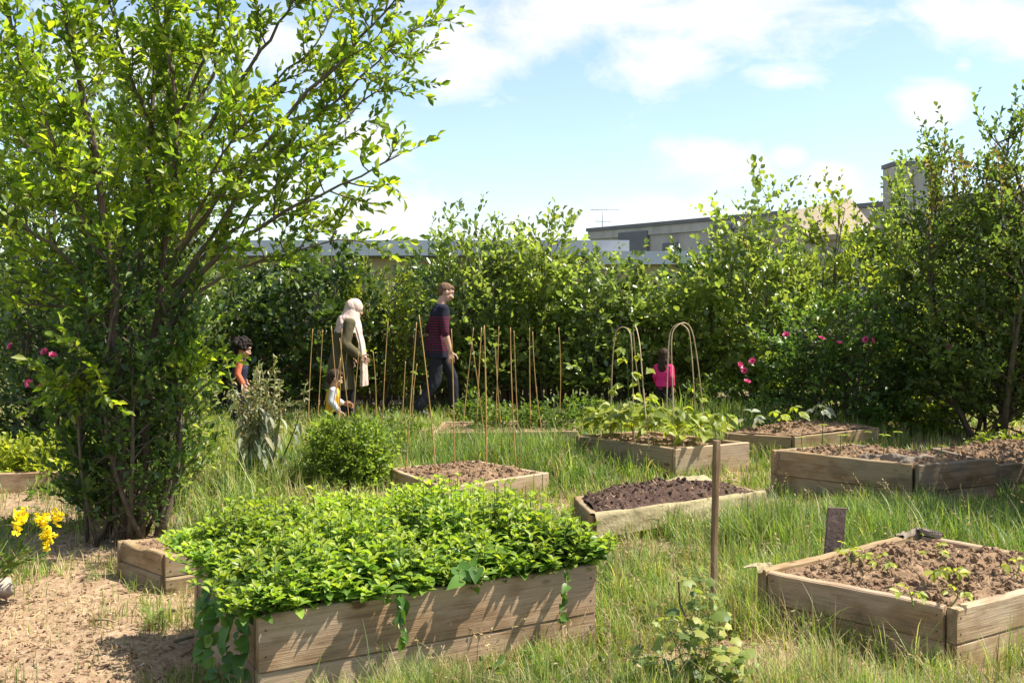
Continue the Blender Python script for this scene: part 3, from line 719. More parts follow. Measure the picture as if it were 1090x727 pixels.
bed_mint, at_mint = make_bed('mint', 'tall plank bed brimming with bright green mint', M['board'], planks=2, thick=.05, soil_z=.06, clods=60)
bed_brown, at_brown = make_bed('brown', 'low plank bed of brown cloddy soil with a slate marker behind it', [M['board_pale'], M['board'], M['board_grey'], M['board']], planks=2, thick=.05, soil_z=.03, mound=.05, lump=.03, clods=1900, clod=(.007, .03))  # wood tone per face follows the sun: palest on the sunward board
bed_crib, at_crib = make_bed('crib', 'small worn plank bed between the tree foot and the mint bed', M['board_grey'], planks=2, thick=.05, soil_z=.02, clods=250, chip=.03)
bed_cane, at_cane = make_bed('canebed', 'low plank bed of brown soil just behind the mint, canes standing in it', M['board_pale'], planks=1, thick=.04, soil_z=.03, mound=.06, lump=.03, clods=900, clod=(.009, .03))
bed_far, at_far = make_bed('farbed', 'long grass-grown plank bed with many canes, farthest towards the hedge', M['board_grey'], planks=1, thick=.04, soil_z=.02, clods=300)
bed_bean, at_bean = make_bed('bean', 'plank bed of yellow green beans under bent cane hoops', [M['board_pale'], M['board_grey'], M['board_grey'], M['board_grey']], planks=1, thick=.045, soil_z=.04, clods=300)  # sunlight put into the wood colour: pale lit face, darker turned-away faces
bed_sprout, at_sprout = make_bed('sprout', 'low plank bed of young cabbages in front of the rose bush', M['board_grey'], planks=1, thick=.04, soil_z=.0, mound=.05, clods=500)
bed_tall, at_tall = make_bed('tall', 'tall two-plank bed of thin pale sprouts, its end board in dark shade', [M['board_dark'], M['board_dark'], M['board_grey'], M['board_grey']], planks=2, thick=.045, soil_z=.03, mound=.05, lump=.03, clods=700, clod=(.01, .03))  # tree shade put into the wood colour of the dark end boards
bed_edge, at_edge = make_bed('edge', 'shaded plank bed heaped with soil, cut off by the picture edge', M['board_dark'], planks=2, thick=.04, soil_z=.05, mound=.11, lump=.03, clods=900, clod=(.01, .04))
bed_comp, at_comp = make_bed('compost', 'sunken bed heaped with dark compost, faded sheet over its front', M['board_grey'], planks=1, thick=.05, soil='soil_dark', soil_z=.03, mound=.14, lump=.03, clods=1100, clod=(.007, .022))
bed_leaf, at_leaf = make_bed('leafy', 'low plank bed of bright leafy greens behind the plum tree', M['board'], planks=1, thick=.04, soil_z=.02, clods=50)

# crumpled sheets: parts of their beds
def sheet(parent, pts, w0, w1, mat, seed, amp=.02, name='liner'):
    """a narrow crumpled cloth laid along a path of world points"""
    pts = np.array([list(p) for p in pts], float); n = 60; tt = np.linspace(0, len(pts) - 1, n)
    C = np.stack([np.interp(tt, np.arange(len(pts)), pts[:, k]) for k in range(3)], -1)
    d = np.gradient(C, axis=0); d[:, 2] = 0; d /= np.linalg.norm(d, axis=1)[:, None]; nn = np.stack([d[:, 1], -d[:, 0], 0 * d[:, 0]], -1)
    m = 14; s = np.linspace(-w0, w1, m)
    pl = np.array(parent.location)
    G = np.zeros((n, m, 3))
    for k in range(m):
        wr = (fbm(tt * 5 + k * .35, s[k] * 22 + tt, seed, 4) - .4) * amp * 2.4
        drop = -max(0, abs(s[k]) - .03) * 1.4 if s[k] > 0 else -abs(s[k]) * .25
        G[:, k] = C + nn * (s[k] if s[k] < .03 else .03 + (s[k] - .03) * .25) + np.array([0, 0, 1]) * (wr + drop)[:, None]
        G[:, k] += nn * (wr * .8)[:, None]
    mb = MB(); i = np.arange(n - 1)[:, None] * m; j = np.arange(m - 1)[None]
    G = G - pl
    th = np.array([0, 0, -.003])
    Q = np.stack([i + j, i + j + 1, i + m + j + 1, i + m + j], -1).reshape(-1, 4)
    mb.add(np.concatenate([G.reshape(-1, 3), G.reshape(-1, 3) + th]), [Q, Q[:, ::-1] + n * m])
    return mb.build(name, mat, parent)
qc, hc = BED['compost']
sheet(bed_comp, [(qc[0][0], qc[0][1], hc + .012), ((qc[0][0] + qc[1][0]) / 2, (qc[0][1] + qc[1][1]) / 2, hc + .015), (qc[1][0] - .03, qc[1][1], hc + .012)], .05, .13, M['cloth'], 5, .014)
sheet(bed_comp, [(qc[2][0], qc[2][1] - .02, hc + .02), ((qc[2][0] * .6 + qc[3][0] * .4), (qc[2][1] * .6 + qc[3][1] * .4), hc + .03)], .08, .05, M['cloth'], 8, .02)
qb, hb = BED['brown']
sheet(bed_brown, [(qb[3][0] * .13 + qb[2][0] * .87, qb[3][1] * .13 + qb[2][1] * .87, hb + .005), (qb[2][0], qb[2][1] - .02, hb + .025), (qb[2][0] * .85 + qb[1][0] * .15, qb[2][1] * .85 + qb[1][1] * .15, hb + .005)], .04, .04, M['cloth_grey'], 9, .03)
sheet(bed_brown, [(qb[3][0] - .05, qb[3][1] - .03, hb + .015), (qb[3][0] + .04, qb[3][1] + .07, hb + .01)], .05, .05, M['cloth'], 12, .02)
qt, ht = BED['tall']
sheet(bed_tall, [(qt[3][0] * .35 + qt[0][0] * .65, qt[3][1] * .35 + qt[0][1] * .65 + .12, ht + .0), (qt[0][0], qt[0][1] + .2, ht + .03), (qt[0][0] + .25, qt[0][1] + .32, ht + .02)], .09, .08, M['cloth_grey'], 14, .035)
# ------------------------------------------------------------------ growing plants
def curve(p0, p1, bow, n=7):
    p0 = np.asarray(list(p0), float); p1 = np.asarray(list(p1), float); t_ = np.linspace(0, 1, n)[:, None]
    return p0 + (p1 - p0) * t_ + np.asarray(bow, float) * (4 * t_ * (1 - t_))

class Leaves:
    def __init__(self): self.p = []; self.d = []; self.u = []; self.s = []
    def add(self, p, d, u, s): self.p.append(p); self.d.append(d); self.u.append(u); self.s.append(np.broadcast_to(s, (len(p),)))
    def put(self, mb, tmpl, wide=1.0, mi=0):
        if not self.p: return
        put_leaves(mb, tmpl, np.concatenate(self.p), np.concatenate(self.d), np.concatenate(self.u), np.concatenate(self.s), wide, mi)

def leafy_twig(LV, pts, spacing, size, r, start=.1, spread=.9, upbias=.35, flat=.5):
    """alternate leaves along a twig"""
    pts = np.asarray(pts, float); seg = np.linalg.norm(np.diff(pts, axis=0), axis=1); Lt = seg.sum()
    n = max(2, int(Lt * (1 - start) / spacing))
    tt = start + (1 - start) * (np.arange(n) + .5 * r.random(n)) / n
    cum = np.concatenate([[0], np.cumsum(seg)]) / Lt
    P = np.stack([np.interp(tt, cum, pts[:, k]) for k in range(3)], -1)
    d0 = pts[-1] - pts[0]; d0 = d0 / (np.linalg.norm(d0) + 1e-9)
    a = np.cross(d0, [0, 0, 1.]); a = a / (np.linalg.norm(a) + 1e-6); b = np.cross(a, d0)
    ph = np.arange(n) * 2.4 + r.random() * 6
    side = np.cos(ph)[:, None] * a + np.sin(ph)[:, None] * b * .7
    d = d0 * (.5 + .5 * tt[:, None]) + side * spread + np.array([0, 0, upbias]) * (.4 + r.random((n, 1))) + r.normal(0, .25, (n, 3))
    up = np.array([0, 0, 1.]) + r.normal(0, flat, (n, 3)) + side * .3
    LV.add(P, d, up, size * (.5 + .85 * r.random(n)))

def shrub(name, label, cat, group, x, y, h, rx, ry, seed, mat, tmpl=LEAF_S, leaf=.08, wide=1.0, n_main=8, n_side=12, n_twig=5, spacing=.05, z_low=.05, shoots=4, shoot_h=.4,
          stem_r=.018, taper=.75, top=.6, twig_len=.3, mat2=None, mat2_share=0, stem_mat='twig', lean=(0, 0), upbias=.35, part='foliage', flat=.5, base_w=.16):
    r = np.random.default_rng(seed)
    root = empty(name, (x, y, float(gz(np.array(x), np.array(y))) - .01)); tag(root, label, cat, group)
    ms = MB(); LV = Leaves(); LV2 = Leaves()
    def R(tz): return (taper + (1 - taper) * math.sin(PI * min(1, tz * 1.2))) * (1 - max(0, (tz - top) / (1.02 - top)) ** 2) ** .5 if tz < 1.02 else .1
    for i in range(n_main):
        a = 2 * PI * (i + r.random() * .7) / n_main; tz = .62 + .38 * r.random(); rho = R(tz) * (.15 + .7 * math.sqrt(r.random())) * .85
        tgt = np.array([math.cos(a) * rx * rho + lean[0], math.sin(a) * ry * rho + lean[1], h * tz * .93])
        bw_ = base_w * (.5 + .8 * r.random()) if base_w > .2 else base_w; base = np.array([math.cos(a) * rx * bw_, math.sin(a) * ry * bw_, 0])
        pts = curve(base, tgt, np.array([math.cos(a) * rx, math.sin(a) * ry, 0]) * .12 * r.random() + r.normal(0, .04, 3) * h, 9)
        ms.tube(pts, np.linspace(stem_r * (.7 + .6 * r.random()), stem_r * .25, 9), 5)
        for k in range(n_side):
            t_ = z_low + (1.0 - z_low) * (k + r.random()) / n_side
            p = np.array([np.interp(t_, np.linspace(0, 1, 9), pts[:, c]) for c in range(3)])
            tz2 = min(1.0, p[2] / h + .06 + .1 * r.random()); az = a + r.normal(0, 1.1); Rr = R(tz2) * (.72 + .33 * r.random())
            e = np.array([math.cos(az) * rx * Rr + lean[0] * tz2, math.sin(az) * ry * Rr + lean[1] * tz2, h * tz2])
            v = e - p; Lv = np.linalg.norm(v)
            if Lv > .55 * max(rx, h * .35): e = p + v / Lv * .55 * max(rx, h * .35) * (.7 + .5 * r.random())
            br = curve(p, e, np.array([0, 0, .05 * h * (r.random() - .3)]) + r.normal(0, .02, 3), 5)
            ms.tube(br, np.linspace(stem_r * .35, stem_r * .12, 5), 4, cap=False)
            leafy_twig(LV, br, spacing, leaf, r, .25, upbias=upbias, flat=flat)
            for q in range(n_twig):
                b = br[1 + int(r.random() * 3.99)]; d = (e - p) / (np.linalg.norm(e - p) + 1e-6) + rdir(1, r)[0] * .9 + np.array([0, 0, .35])
                d /= np.linalg.norm(d); tl = twig_len * (.5 + .8 * r.random())
                tw = curve(b, b + d * tl, r.normal(0, .03, 3) * tl * 3, 4)
                tgt_ = LV2 if (mat2 and r.random() < mat2_share) else LV
                leafy_twig(tgt_, tw, spacing, leaf * (.9 if tgt_ is LV else .75), r, .05, upbias=upbias, flat=flat)
    for i in range(shoots):
        a = r.random() * 2 * PI; rho = .75 * math.sqrt(r.random())
        b = np.array([math.cos(a) * rx * rho + lean[0], math.sin(a) * ry * rho + lean[1], h * (R(.85)) * (.80 + .12 * r.random())])
        hh = shoot_h * (.5 + .7 * r.random()); tip = b + np.array([r.normal(0, .12) * hh, r.normal(0, .12) * hh, hh])
        sh = curve(b, tip, r.normal(0, .04, 3) * hh, 6); ms.tube(sh, np.linspace(.006, .002, 6), 4, cap=False)
        leafy_twig(LV2 if mat2 else LV, sh, spacing * .75, leaf * .72, r, .0, .9, .2)
        for q in range(3):
            b2 = sh[1 + q]; d = rdir(1, r)[0] * .6 + np.array([0, 0, .8]); leafy_twig(LV, curve(b2, b2 + d * hh * .35, (0, 0, 0), 4), spacing, leaf * .7, r)
    ms.build('stems', M[stem_mat], root)
    mb = MB(); LV.put(mb, tmpl, wide)
    if mat2: LV2.put(mb, tmpl, wide, 1)
    mb.build(part, [M[mat]] + ([M[mat2]] if mat2 else []), root)
    return root

def flower_part(parent, wp, size, seed, mat='rose', name='rose_flower', petals=16):
    """one open rose: ruffled whorls of petals"""
    r = np.random.default_rng(seed); mb = MB(); pos = []; d = []; up = []; s = []
    for ring, (cnt, tilt, k) in enumerate(((7, .25, 1.0), (6, .8, .8), (4, 1.5, .6))):
        for i in range(cnt):
            a = 2 * PI * (i + .5 * ring) / cnt + r.normal(0, .1); v = np.array([math.cos(a), math.sin(a), tilt]); pos.append([0, 0, 0]); d.append(v); up.append([-math.cos(a) * tilt, -math.sin(a) * tilt, 1]); s.append(size * .55 * k)
    put_leaves(mb, T_simple(.95, .22, -.25), np.array(pos), np.array(d), np.array(up), np.array(s))
    o = mb.build(name, M[mat], parent); o.location = Vector(wp) - parent.location
    o.rotation_euler = (.9 + r.normal(0, .4), r.normal(0, .5), r.normal(0, .6)); return o

# ------------------------------------------------------------------ mint in the front bed (stuff: nobody could count it)
def mint_patch():
    r = np.random.default_rng(3); mb = MB(); LV = Leaves(); LT = Leaves(); LQ = Leaves(); n = 1750
    uu = -.035 + 1.07 * r.random(n); vv = -.02 + 1.09 * r.random(n)
    q = [np.array(p) for p in BED['mint'][0]]
    for k in range(n):
        u_, v_ = uu[k], vv[k]
        b = (1 - u_) * (1 - v_) * q[0] + u_ * (1 - v_) * q[1] + u_ * v_ * q[2] + (1 - u_) * v_ * q[3]
        ui, vi = min(max(u_, .06), .94), min(max(v_, .06), .96)
        bb = (1 - ui) * (1 - vi) * q[0] + ui * (1 - vi) * q[1] + ui * vi * q[2] + (1 - ui) * vi * q[3]
        hh = (.13 + .13 * r.random()) * (.65 + .8 * float(vnoise(b[0] * 4.5, b[1] * 4.5, 9)))
        edge = max(0, .1 - min(u_, 1 - u_, v_, 1 - v_)) / .1
        hh *= (1 - .42 * min(1, edge)) * (.85 + .6 * 4 * max(0, u_ * (1 - u_)) * 4 * max(0, v_ * (1 - v_)) * .5)
        c = sum(q) / 4; out = (b - c); out /= np.linalg.norm(out)
        lean = out * (.01 + .065 * edge * r.random()) + r.normal(0, .03, 2)
        p0 = np.array([bb[0], bb[1], .36]); p1 = np.array([b[0] + lean[0], b[1] + lean[1], .36 + hh])
        pts = curve(p0, p1, np.array([lean[0], lean[1], .03]) * .3, 5)
        mb.tube(pts, [.0026, .0025, .0023, .002, .0015], 4, mi=1, cap=False)
        ang = r.random() * PI; nn = 6
        for i in range(nn):
            t_ = .3 + .68 * i / (nn - 1); p = np.array([np.interp(t_, np.linspace(0, 1, 5), pts[:, cc]) for cc in range(3)])
            a = ang + i * PI / 2; sz = (.056 - .026 * max(0, (t_ - .6) / .4)) * (.5 + .95 * r.random()); el = .25 + .7 * max(0, (t_ - .55) / .45)
            for s_ in (0, PI):
                d = np.array([math.cos(a + s_), math.sin(a + s_), el + r.normal(0, .2)])
                (LQ if r.random() < .03 and t_ < .8 else LT if t_ > .8 else LV).add((p + r.normal(0, .003, 3))[None], d[None], np.array([[-d[0] * .5, -d[1] * .5, 1.]]) + r.normal(0, .25, (1, 3)), sz)
    # filler leaves low inside, over the rim
    n2 = 2600; uu = -.02 + 1.04 * r.random(n2); vv = -.02 + 1.06 * r.random(n2)
    b = ((1 - uu) * (1 - vv))[:, None] * q[0] + (uu * (1 - vv))[:, None] * q[1] + (uu * vv)[:, None] * q[2] + ((1 - uu) * vv)[:, None] * q[3]
    d = rdir(n2, r); d[:, 2] = d[:, 2] * .4 - .05
    LV.add(np.column_stack([b, .40 + .12 * r.random(n2)]), d, np.array([0, 0, 1.]) + r.normal(0, .35, (n2, 3)), .04 * (.7 + .6 * r.random(n2)))
    LV.put(mb, LEAF_O); LT.put(mb, LEAF_N, 1.05, 2); LQ.put(mb, LEAF_O, .9, 3)
    M['mint_top'] = leaf_mat('mint_tip', [(.16, .24, .035), (.24, .31, .045), (.33, .37, .06)], trans=.4, rough=.45, tint=(1.15, 1.25, .4))
    o = mb.build('mint_plants', [M['mint'], M['greenstem'], M['mint_top'], M['bean']])
    tag(o, 'dense bright green mint overflowing the tall front bed', 'mint', kind='stuff')
mint_patch()

def vine(label, pts_list, leaf, seed, mat='vine', every=.045):
    r = np.random.default_rng(seed); p0 = pts_list[0][0]
    root = empty('bindweed_vine', p0); tag(root, label, 'vine', None)
    ms = MB(); LV = Leaves(); o0 = np.array(list(p0))
    for pts in pts_list:
        pts = np.array([list(p) for p in pts], float) - o0; n = 14; tt = np.linspace(0, len(pts) - 1, n)
        C = np.stack([np.interp(tt, np.arange(len(pts)), pts[:, k]) for k in range(3)], -1) + r.normal(0, .006, (n, 3))
        ms.tube(C, .0022, 4, cap=False)
        Ln = np.linalg.norm(np.diff(C, axis=0), axis=1).sum(); m = int(Ln / every)
        for k in range(m):
            f = (k + .5) / m * (n - 1); p = np.array([np.interp(f, np.arange(n), C[:, c]) for c in range(3)])
            d = np.array([r.normal(0, .5), -.5 + r.normal(0, .4), -.5 + r.normal(0, .35)]); LV.add(p[None], d[None], np.array([[r.normal(-.2, .4), -.8, .6]]), leaf * (.7 + .6 * r.random()))
    ms.build('stems', M['greenstem'], root); mb = MB(); LV.put(mb, LEAF_H); mb.build('leaves', M[mat], root)
vine('dark leafy bindweed trailing down the near corner of the mint bed', [[(-1.08, 3.85, .46), (-1.10, 3.76, .36), (-1.09, 3.74, .22), (-1.05, 3.71, .02)], [(-1.08, 3.85, .46), (-1.18, 3.84, .33), (-1.17, 3.84, .16), (-1.12, 3.80, .0)], [(-1.0, 3.8, .46), (-1.03, 3.70, .34), (-1.02, 3.68, .18), (-.99, 3.66, .03)],
     [(-1.2, 3.95, .46), (-1.25, 3.95, .3), (-1.25, 3.95, .12)]], .062, 4, every=.028)
vine('short bindweed spray hanging over the front board of the mint bed', [[(-.46, 3.98, .45), (-.44, 3.86, .40), (-.43, 3.865, .30), (-.42, 3.87, .22)]], .05, 6, every=.03)
vine('two broad heart leaves of bindweed drooping over the front board middle', [[(-.24, 4.08, .5), (-.21, 3.98, .46), (-.2, 3.95, .44)], [(-.2, 4.1, .5), (-.15, 4.0, .49), (-.14, 3.97, .47)]], .085, 12, every=.09)
vine('small bindweed sprig climbing the front board near its far end', [[(.2, 4.22, .18), (.22, 4.21, .28), (.24, 4.2, .36), (.2, 4.28, .44)]], .04, 16, every=.035)

# ------------------------------------------------------------------ the plum tree
def plum_tree():
    r = np.random.default_rng(21)
    root = empty('plum_tree', (-2.62, 6.3, 0)); tag(root, 'many-stemmed plum tree with yellow green leaves, towering over the path', 'tree')
    o0 = np.array([-2.62, 6.3, 0])
    def limb(pts, d0, d1, wob=.06, n=16):
        P = np.array([list(W(px, py, d0 + (d1 - d0) * k / (len(pts) - 1))) for k, (px, py) in enumerate(pts)]) - o0
        tt = np.linspace(0, len(P) - 1, n)
        # smooth interpolation
        C = np.stack([np.interp(tt, np.arange(len(P)), P[:, k]) for k in range(3)], -1)
        for _ in range(3): C[1:-1] = (C[:-2] + 2 * C[1:-1] + C[2:]) / 4
        C[1:-1] += r.normal(0, wob * .25, (n - 2, 3)); return C
    L_ = [([(129, 588), (124, 480), (127, 380), (120, 300), (110, 220), (95, 130), (72, 40), (60, -40)], 6.3, 6.1, .044, .012),
          ([(150, 585), (152, 470), (160, 390), (172, 300), (184, 200), (190, 130), (180, 60), (172, -40)], 6.4, 6.6, .034, .011),
          ([(140, 588), (141, 450), (150, 330), (150, 230), (163, 140), (166, 40), (160, -60)], 6.55, 6.9, .03, .01),
          ([(172, 300), (230, 210), (320, 105), (395, 35), (425, -5)], 6.45, 6.1, .022, .005),
          ([(165, 350), (215, 260), (290, 165), (370, 95), (440, 30)], 6.42, 6.6, .022, .005),
          ([(178, 310), (250, 245), (310, 180), (370, 120), (432, 72)], 6.5, 7.0, .02, .005),
          ([(180, 330), (240, 262), (300, 226), (350, 205), (425, 165)], 6.45, 5.9, .02, .005),
          ([(184, 200), (230, 120), (290, 40), (330, -30)], 6.5, 6.3, .02, .006),
          ([(165, 370), (205, 310), (260, 282), (320, 265), (372, 256)], 6.42, 6.2, .018, .004),
          ([(120, 300), (75, 200), (35, 100), (10, 10)], 6.25, 5.8, .022, .006),
          ([(125, 345), (75, 275), (20, 235), (-40, 215)], 6.3, 6.0, .02, .005),
          ([(150, 230), (200, 130), (240, 50), (252, -40)], 6.7, 7.2, .02, .006),
          ([(120, 300), (95, 230), (60, 170), (-10, 130)], 6.3, 6.9, .02, .006),
          ([(163, 140), (130, 60), (110, -30)], 6.8, 6.5, .016, .006),
          ([(184, 200), (215, 150), (262, 110), (330, 60), (362, 0)], 6.5, 6.9, .016, .005),
          ([(172, 300), (205, 240), (232, 170), (262, 130)], 6.4, 5.7, .016, .005),
          ([(150, 330), (110, 280), (80, 240), (40, 170), (20, 90)], 6.5, 7.1, .018, .005),
          ([(160, 390), (130, 330), (70, 330), (10, 320), (-30, 300)], 6.4, 6.1, .018, .005),
          ([(152, 450), (190, 410), (200, 402)], 6.4, 6.3, .012, .004), ([(126, 420), (112, 390), (92, 385), (70, 410)], 6.25, 5.9, .01, .004),
          ([(190, 130), (215, 70), (235, 10), (240, -40)], 6.6, 6.3, .014, .006)]
    mt = MB(); ml = MB(); LV = Leaves(); LY = Leaves()
    for k, (pts, d0, d1, r0, r1) in enumerate(L_):
        C = limb(pts, d0, d1, .04); n = len(C)
        (mt if k < 3 else ml).tube(C, r0 + (r1 - r0) * np.linspace(0, 1, n) ** .8, 9 if k < 3 else 6)
        Ln = np.linalg.norm(np.diff(C, axis=0), axis=1).sum(); t0 = .42 if k < 3 else .22
        main = C[-1] - C[n // 2]; main /= np.linalg.norm(main)
        m = int(Ln * (1 - t0) / (.125 if k in (3, 4, 5, 6, 7, 8, 11, 14) else .075))
        for q in range(m):   # side branches
            t_ = t0 + (1 - t0) * (q + r.random()) / m; p = np.array([np.interp(t_, np.linspace(0, 1, n), C[:, c]) for c in range(3)])
            d = main * .9 + rdir(1, r)[0] * .85 + np.array([0, 0, .25]); d /= np.linalg.norm(d)
            bl = (.22 + .38 * r.random()) * (1.1 - .55 * t_)
            br = curve(p, p + d * bl, r.normal(0, .03, 3), 6); ml.tube(br, np.linspace(.006, .002, 6), 4, cap=False)
            young = r.random() < .3
            leafy_twig(LY if young else LV, br, .028, .07, r, .12, .75, .1, .6)
            for s_ in range(5):
                b = br[1 + int(r.random() * 4.9)]; d2 = d + rdir(1, r)[0] * .9 + np.array([0, 0, r.normal(.1, .4)]); d2 /= np.linalg.norm(d2); tl = .10 + .17 * r.random()
                tw = curve(b, b + d2 * tl, r.normal(0, .01, 3), 4); ml.tube(tw, [.002, .0018, .0015, .001], 3, cap=False)
                leafy_twig(LY if (young and r.random() < .6) else LV, tw, .026, .068, r, .0, .75, .1, .6)
        tip = curve(C[-1], C[-1] + main * .28, r.normal(0, .02, 3), 5); ml.tube(tip, .002, 3, cap=False); leafy_twig(LY, tip, .026, .065, r, 0, .6)
    mt.build('trunk', M['bark'], root); ml.build('limbs', M['twig'], root)
    mb = MB(); LV.put(mb, LEAF_S, .88); LY.put(mb, LEAF_S, .85, 1)
    M['plum_young'] = leaf_mat('young_plum_leaf', [(.14, .21, .022), (.22, .29, .03), (.33, .36, .04)], trans=.54, tint=(1.4, 1.45, .4))
    mb.build('crown', [M['plum'], M['plum_young']], root)
    print('plum leaves', sum(len(p) for p in LV.p) + sum(len(p) for p in LY.p))
plum_tree()

# ------------------------------------------------------------------ shrubs and trees (x, y, height, rx, ry ...)
H1 = 'shrubs of the hedge behind the beds'
shrub('ivy_shrub', 'dark leafy thicket wrapped round the plum tree trunks', 'shrub', None, -2.50, 6.38, 2.15, .52, .42, 31, 'ivy', base_w=.38, leaf=.06, n_main=15, n_side=17, n_twig=4, spacing=.035, shoots=4, shoot_h=.3, twig_len=.2, taper=.9)
shrub('hawthorn_shrub', 'loose green shrub with arching twigs beside the silver seeded plant', 'shrub', None, -2.56, 7.5, 1.15, .25, .4, 33, 'hedge_b', leaf=.06, n_main=7, n_side=10, n_twig=4, spacing=.04, shoots=5, shoot_h=.35, twig_len=.22, taper=.85)
rb = shrub('rose_bush', 'big dark bush with pink roses behind the bed of leafy greens', 'shrub', None, -4.45, 9.6, 2.15, 1.05, .6, 35, 'hedge_dark', leaf=.075, n_main=12, n_side=14, n_twig=5, spacing=.045, shoots=5, shoot_h=.4, twig_len=.24, taper=.95)
for k, (px, py) in enumerate([(12, 369), (48, 375), (56, 379), (42, 413), (31, 408), (88, 312)]): flower_part(rb, W(px, py, 8.92), .085, 50 + k)
rb2 = shrub('rose_bush', 'slender rose bush with a few pink blooms between the plum stems and the hedge', 'shrub', None, -3.3, 9.0, 1.8, .3, .35, 36, 'hedge_a', leaf=.065, n_main=8, n_side=12, n_twig=4, spacing=.045, shoots=4, shoot_h=.3, twig_len=.22, taper=.9)
for k, (px, py) in enumerate([(185, 319), (196, 343), (150, 367), (190, 372)]): flower_part(rb2, W(px, py, 8.7), .07, 60 + k)
shrub('holly_shrub', 'dark glossy evergreen filling the corner behind the boy', 'shrub', H1, -4.1, 13.2, 2.3, 1.25, .7, 37, 'hedge_dark', leaf=.11, n_main=11, n_side=14, n_twig=5, spacing=.06, shoots=5, twig_len=.32, taper=.95)
shrub('holly_shrub', 'dark evergreen with broad leaves directly behind the woman and toddler', 'shrub', H1, -2.5, 13.3, 2.35, .95, .7, 38, 'hedge_dark', LEAF_B, .105, n_main=10, n_side=13, n_twig=5, spacing=.06, shoots=4, twig_len=.32, taper=.95)
shrub('golden_shrub', 'yellow green fine-leaved shrub standing between the headscarf and the man', 'shrub', H1, -1.85, 13.55, 2.1, .72, .6, 39, 'yellow', leaf=.07, n_main=10, n_side=13, n_twig=5, spacing=.045, shoots=7, shoot_h=.25, twig_len=.25, taper=.9)
shrub('hazel_shrub', 'leafy hazel with tall thin shoots rising behind the man', 'shrub', H1, -.62, 13.7, 2.6, .9, .7, 40, 'hedge_a', leaf=.115, n_main=10, n_side=13, n_twig=5, spacing=.06, shoots=16, shoot_h=.9, twig_len=.34, taper=.92, mat2='hedge_b', mat2_share=.15)
shrub('hazel_shrub', 'leafy hazel with pointed top above the leaning hedge canes', 'shrub', H1, .45, 13.8, 2.7, .6, .7, 41, 'hedge_b', leaf=.115, n_main=10, n_side=12, n_twig=5, spacing=.06, shoots=10, shoot_h=.55, twig_len=.34, taper=.92)
shrub('hazel_shrub', 'rounded green hazel behind the lone cane at the far bed end', 'shrub', H1, 1.35, 13.6, 2.25, .8, .7, 42, 'hedge_a', LEAF_B, leaf=.1, n_main=10, n_side=13, n_twig=5, spacing=.06, shoots=9, shoot_h=.3, twig_len=.34, taper=.95, mat2='hedge_b', mat2_share=.25)
shrub('hazel_shrub', 'glossy green hazel right behind the cane hoops and the girl', 'shrub', H1, 2.45, 13.7, 2.1, .95, .7, 43, 'hedge_b', LEAF_B, leaf=.1, n_main=10, n_side=13, n_twig=5, spacing=.055, shoots=12, shoot_h=.6, twig_len=.34, taper=.95)
shrub('dogwood_tree', 'young tree with upright leafy top overtopping the hedge near the flat parapet', 'tree', H1, 3.35, 13.3, 3.25, .88, .7, 44, 'hedge_b', LEAF_B, .105, n_main=9, n_side=15, n_twig=5, spacing=.06, shoots=12, shoot_h=.45, twig_len=.34, taper=.85, top=.5, mat2='hedge_b', mat2_share=.3)
shrub('dogwood_tree', 'leafy bush filling the gap under the young tree and the roses', 'shrub', H1, 3.45, 12.6, 1.9, .75, .6, 441, 'hedge_b', LEAF_S, .1, n_main=9, n_side=13, n_twig=5, spacing=.055, shoots=6, shoot_h=.3, twig_len=.3, taper=.95)
shrub('ash_sapling', 'pale yellow green sapling with airy top before the sloping tan roof', 'tree', H1, 4.4, 12.7, 3.05, .9, .6, 45, 'yellow', leaf=.1, n_main=8, n_side=13, n_twig=4, spacing=.055, shoots=9, shoot_h=.55, twig_len=.34, taper=.85, top=.5, mat2='hedge_b', mat2_share=.5)
shrub('ash_sapling', 'upright green sapling in front of the bare concrete stair block', 'tree', H1, 5.25, 12.9, 3.2, .65, .55, 451, 'hedge_b', leaf=.095, n_main=8, n_side=14, n_twig=5, spacing=.055, shoots=8, shoot_h=.4, twig_len=.32, taper=.88, top=.55)
rb3 = shrub('rose_bush', 'broad dark rose bush with magenta blooms behind the cabbage bed', 'shrub', None, 3.85, 11.3, 1.55, 1.15, .55, 46, 'ivy', leaf=.08, n_main=13, n_side=14, n_twig=5, spacing=.045, shoots=6, shoot_h=.3, twig_len=.25, taper=.97)  # darker leaf colour stands in for the maple's shade on this bush
for k, (px, py) in enumerate([(837, 357), (787, 389), (793, 395), (801, 385), (893, 366), (922, 362), (928, 363), (874, 361), (1008, 369), (795, 407)]): flower_part(rb3, W(px, py, 10.5), .085, 80 + k)
shrub('maple_tree', 'tall dense field maple with bronze shoot tips beside the concrete block', 'tree', None, 5.2, 10.7, 3.55, 1.2, .85, 47, 'maple', LEAF_S, .075, n_main=10, n_side=34, n_twig=7, spacing=.036, z_low=.06, shoots=44, shoot_h=.75, stem_r=.03, twig_len=.3, taper=.86, top=.72, mat2='bronze', mat2_share=.05)
shrub('maple_tree', 'second field maple leaning over the soil heap, partly cut by the picture edge', 'tree', None, 6.5, 10.3, 3.3, 1.0, .8, 48, 'maple', LEAF_S, .075, n_main=10, n_side=29, n_twig=7, spacing=.038, z_low=.08, shoots=14, shoot_h=.6, stem_r=.03, twig_len=.3, taper=.82, top=.5)
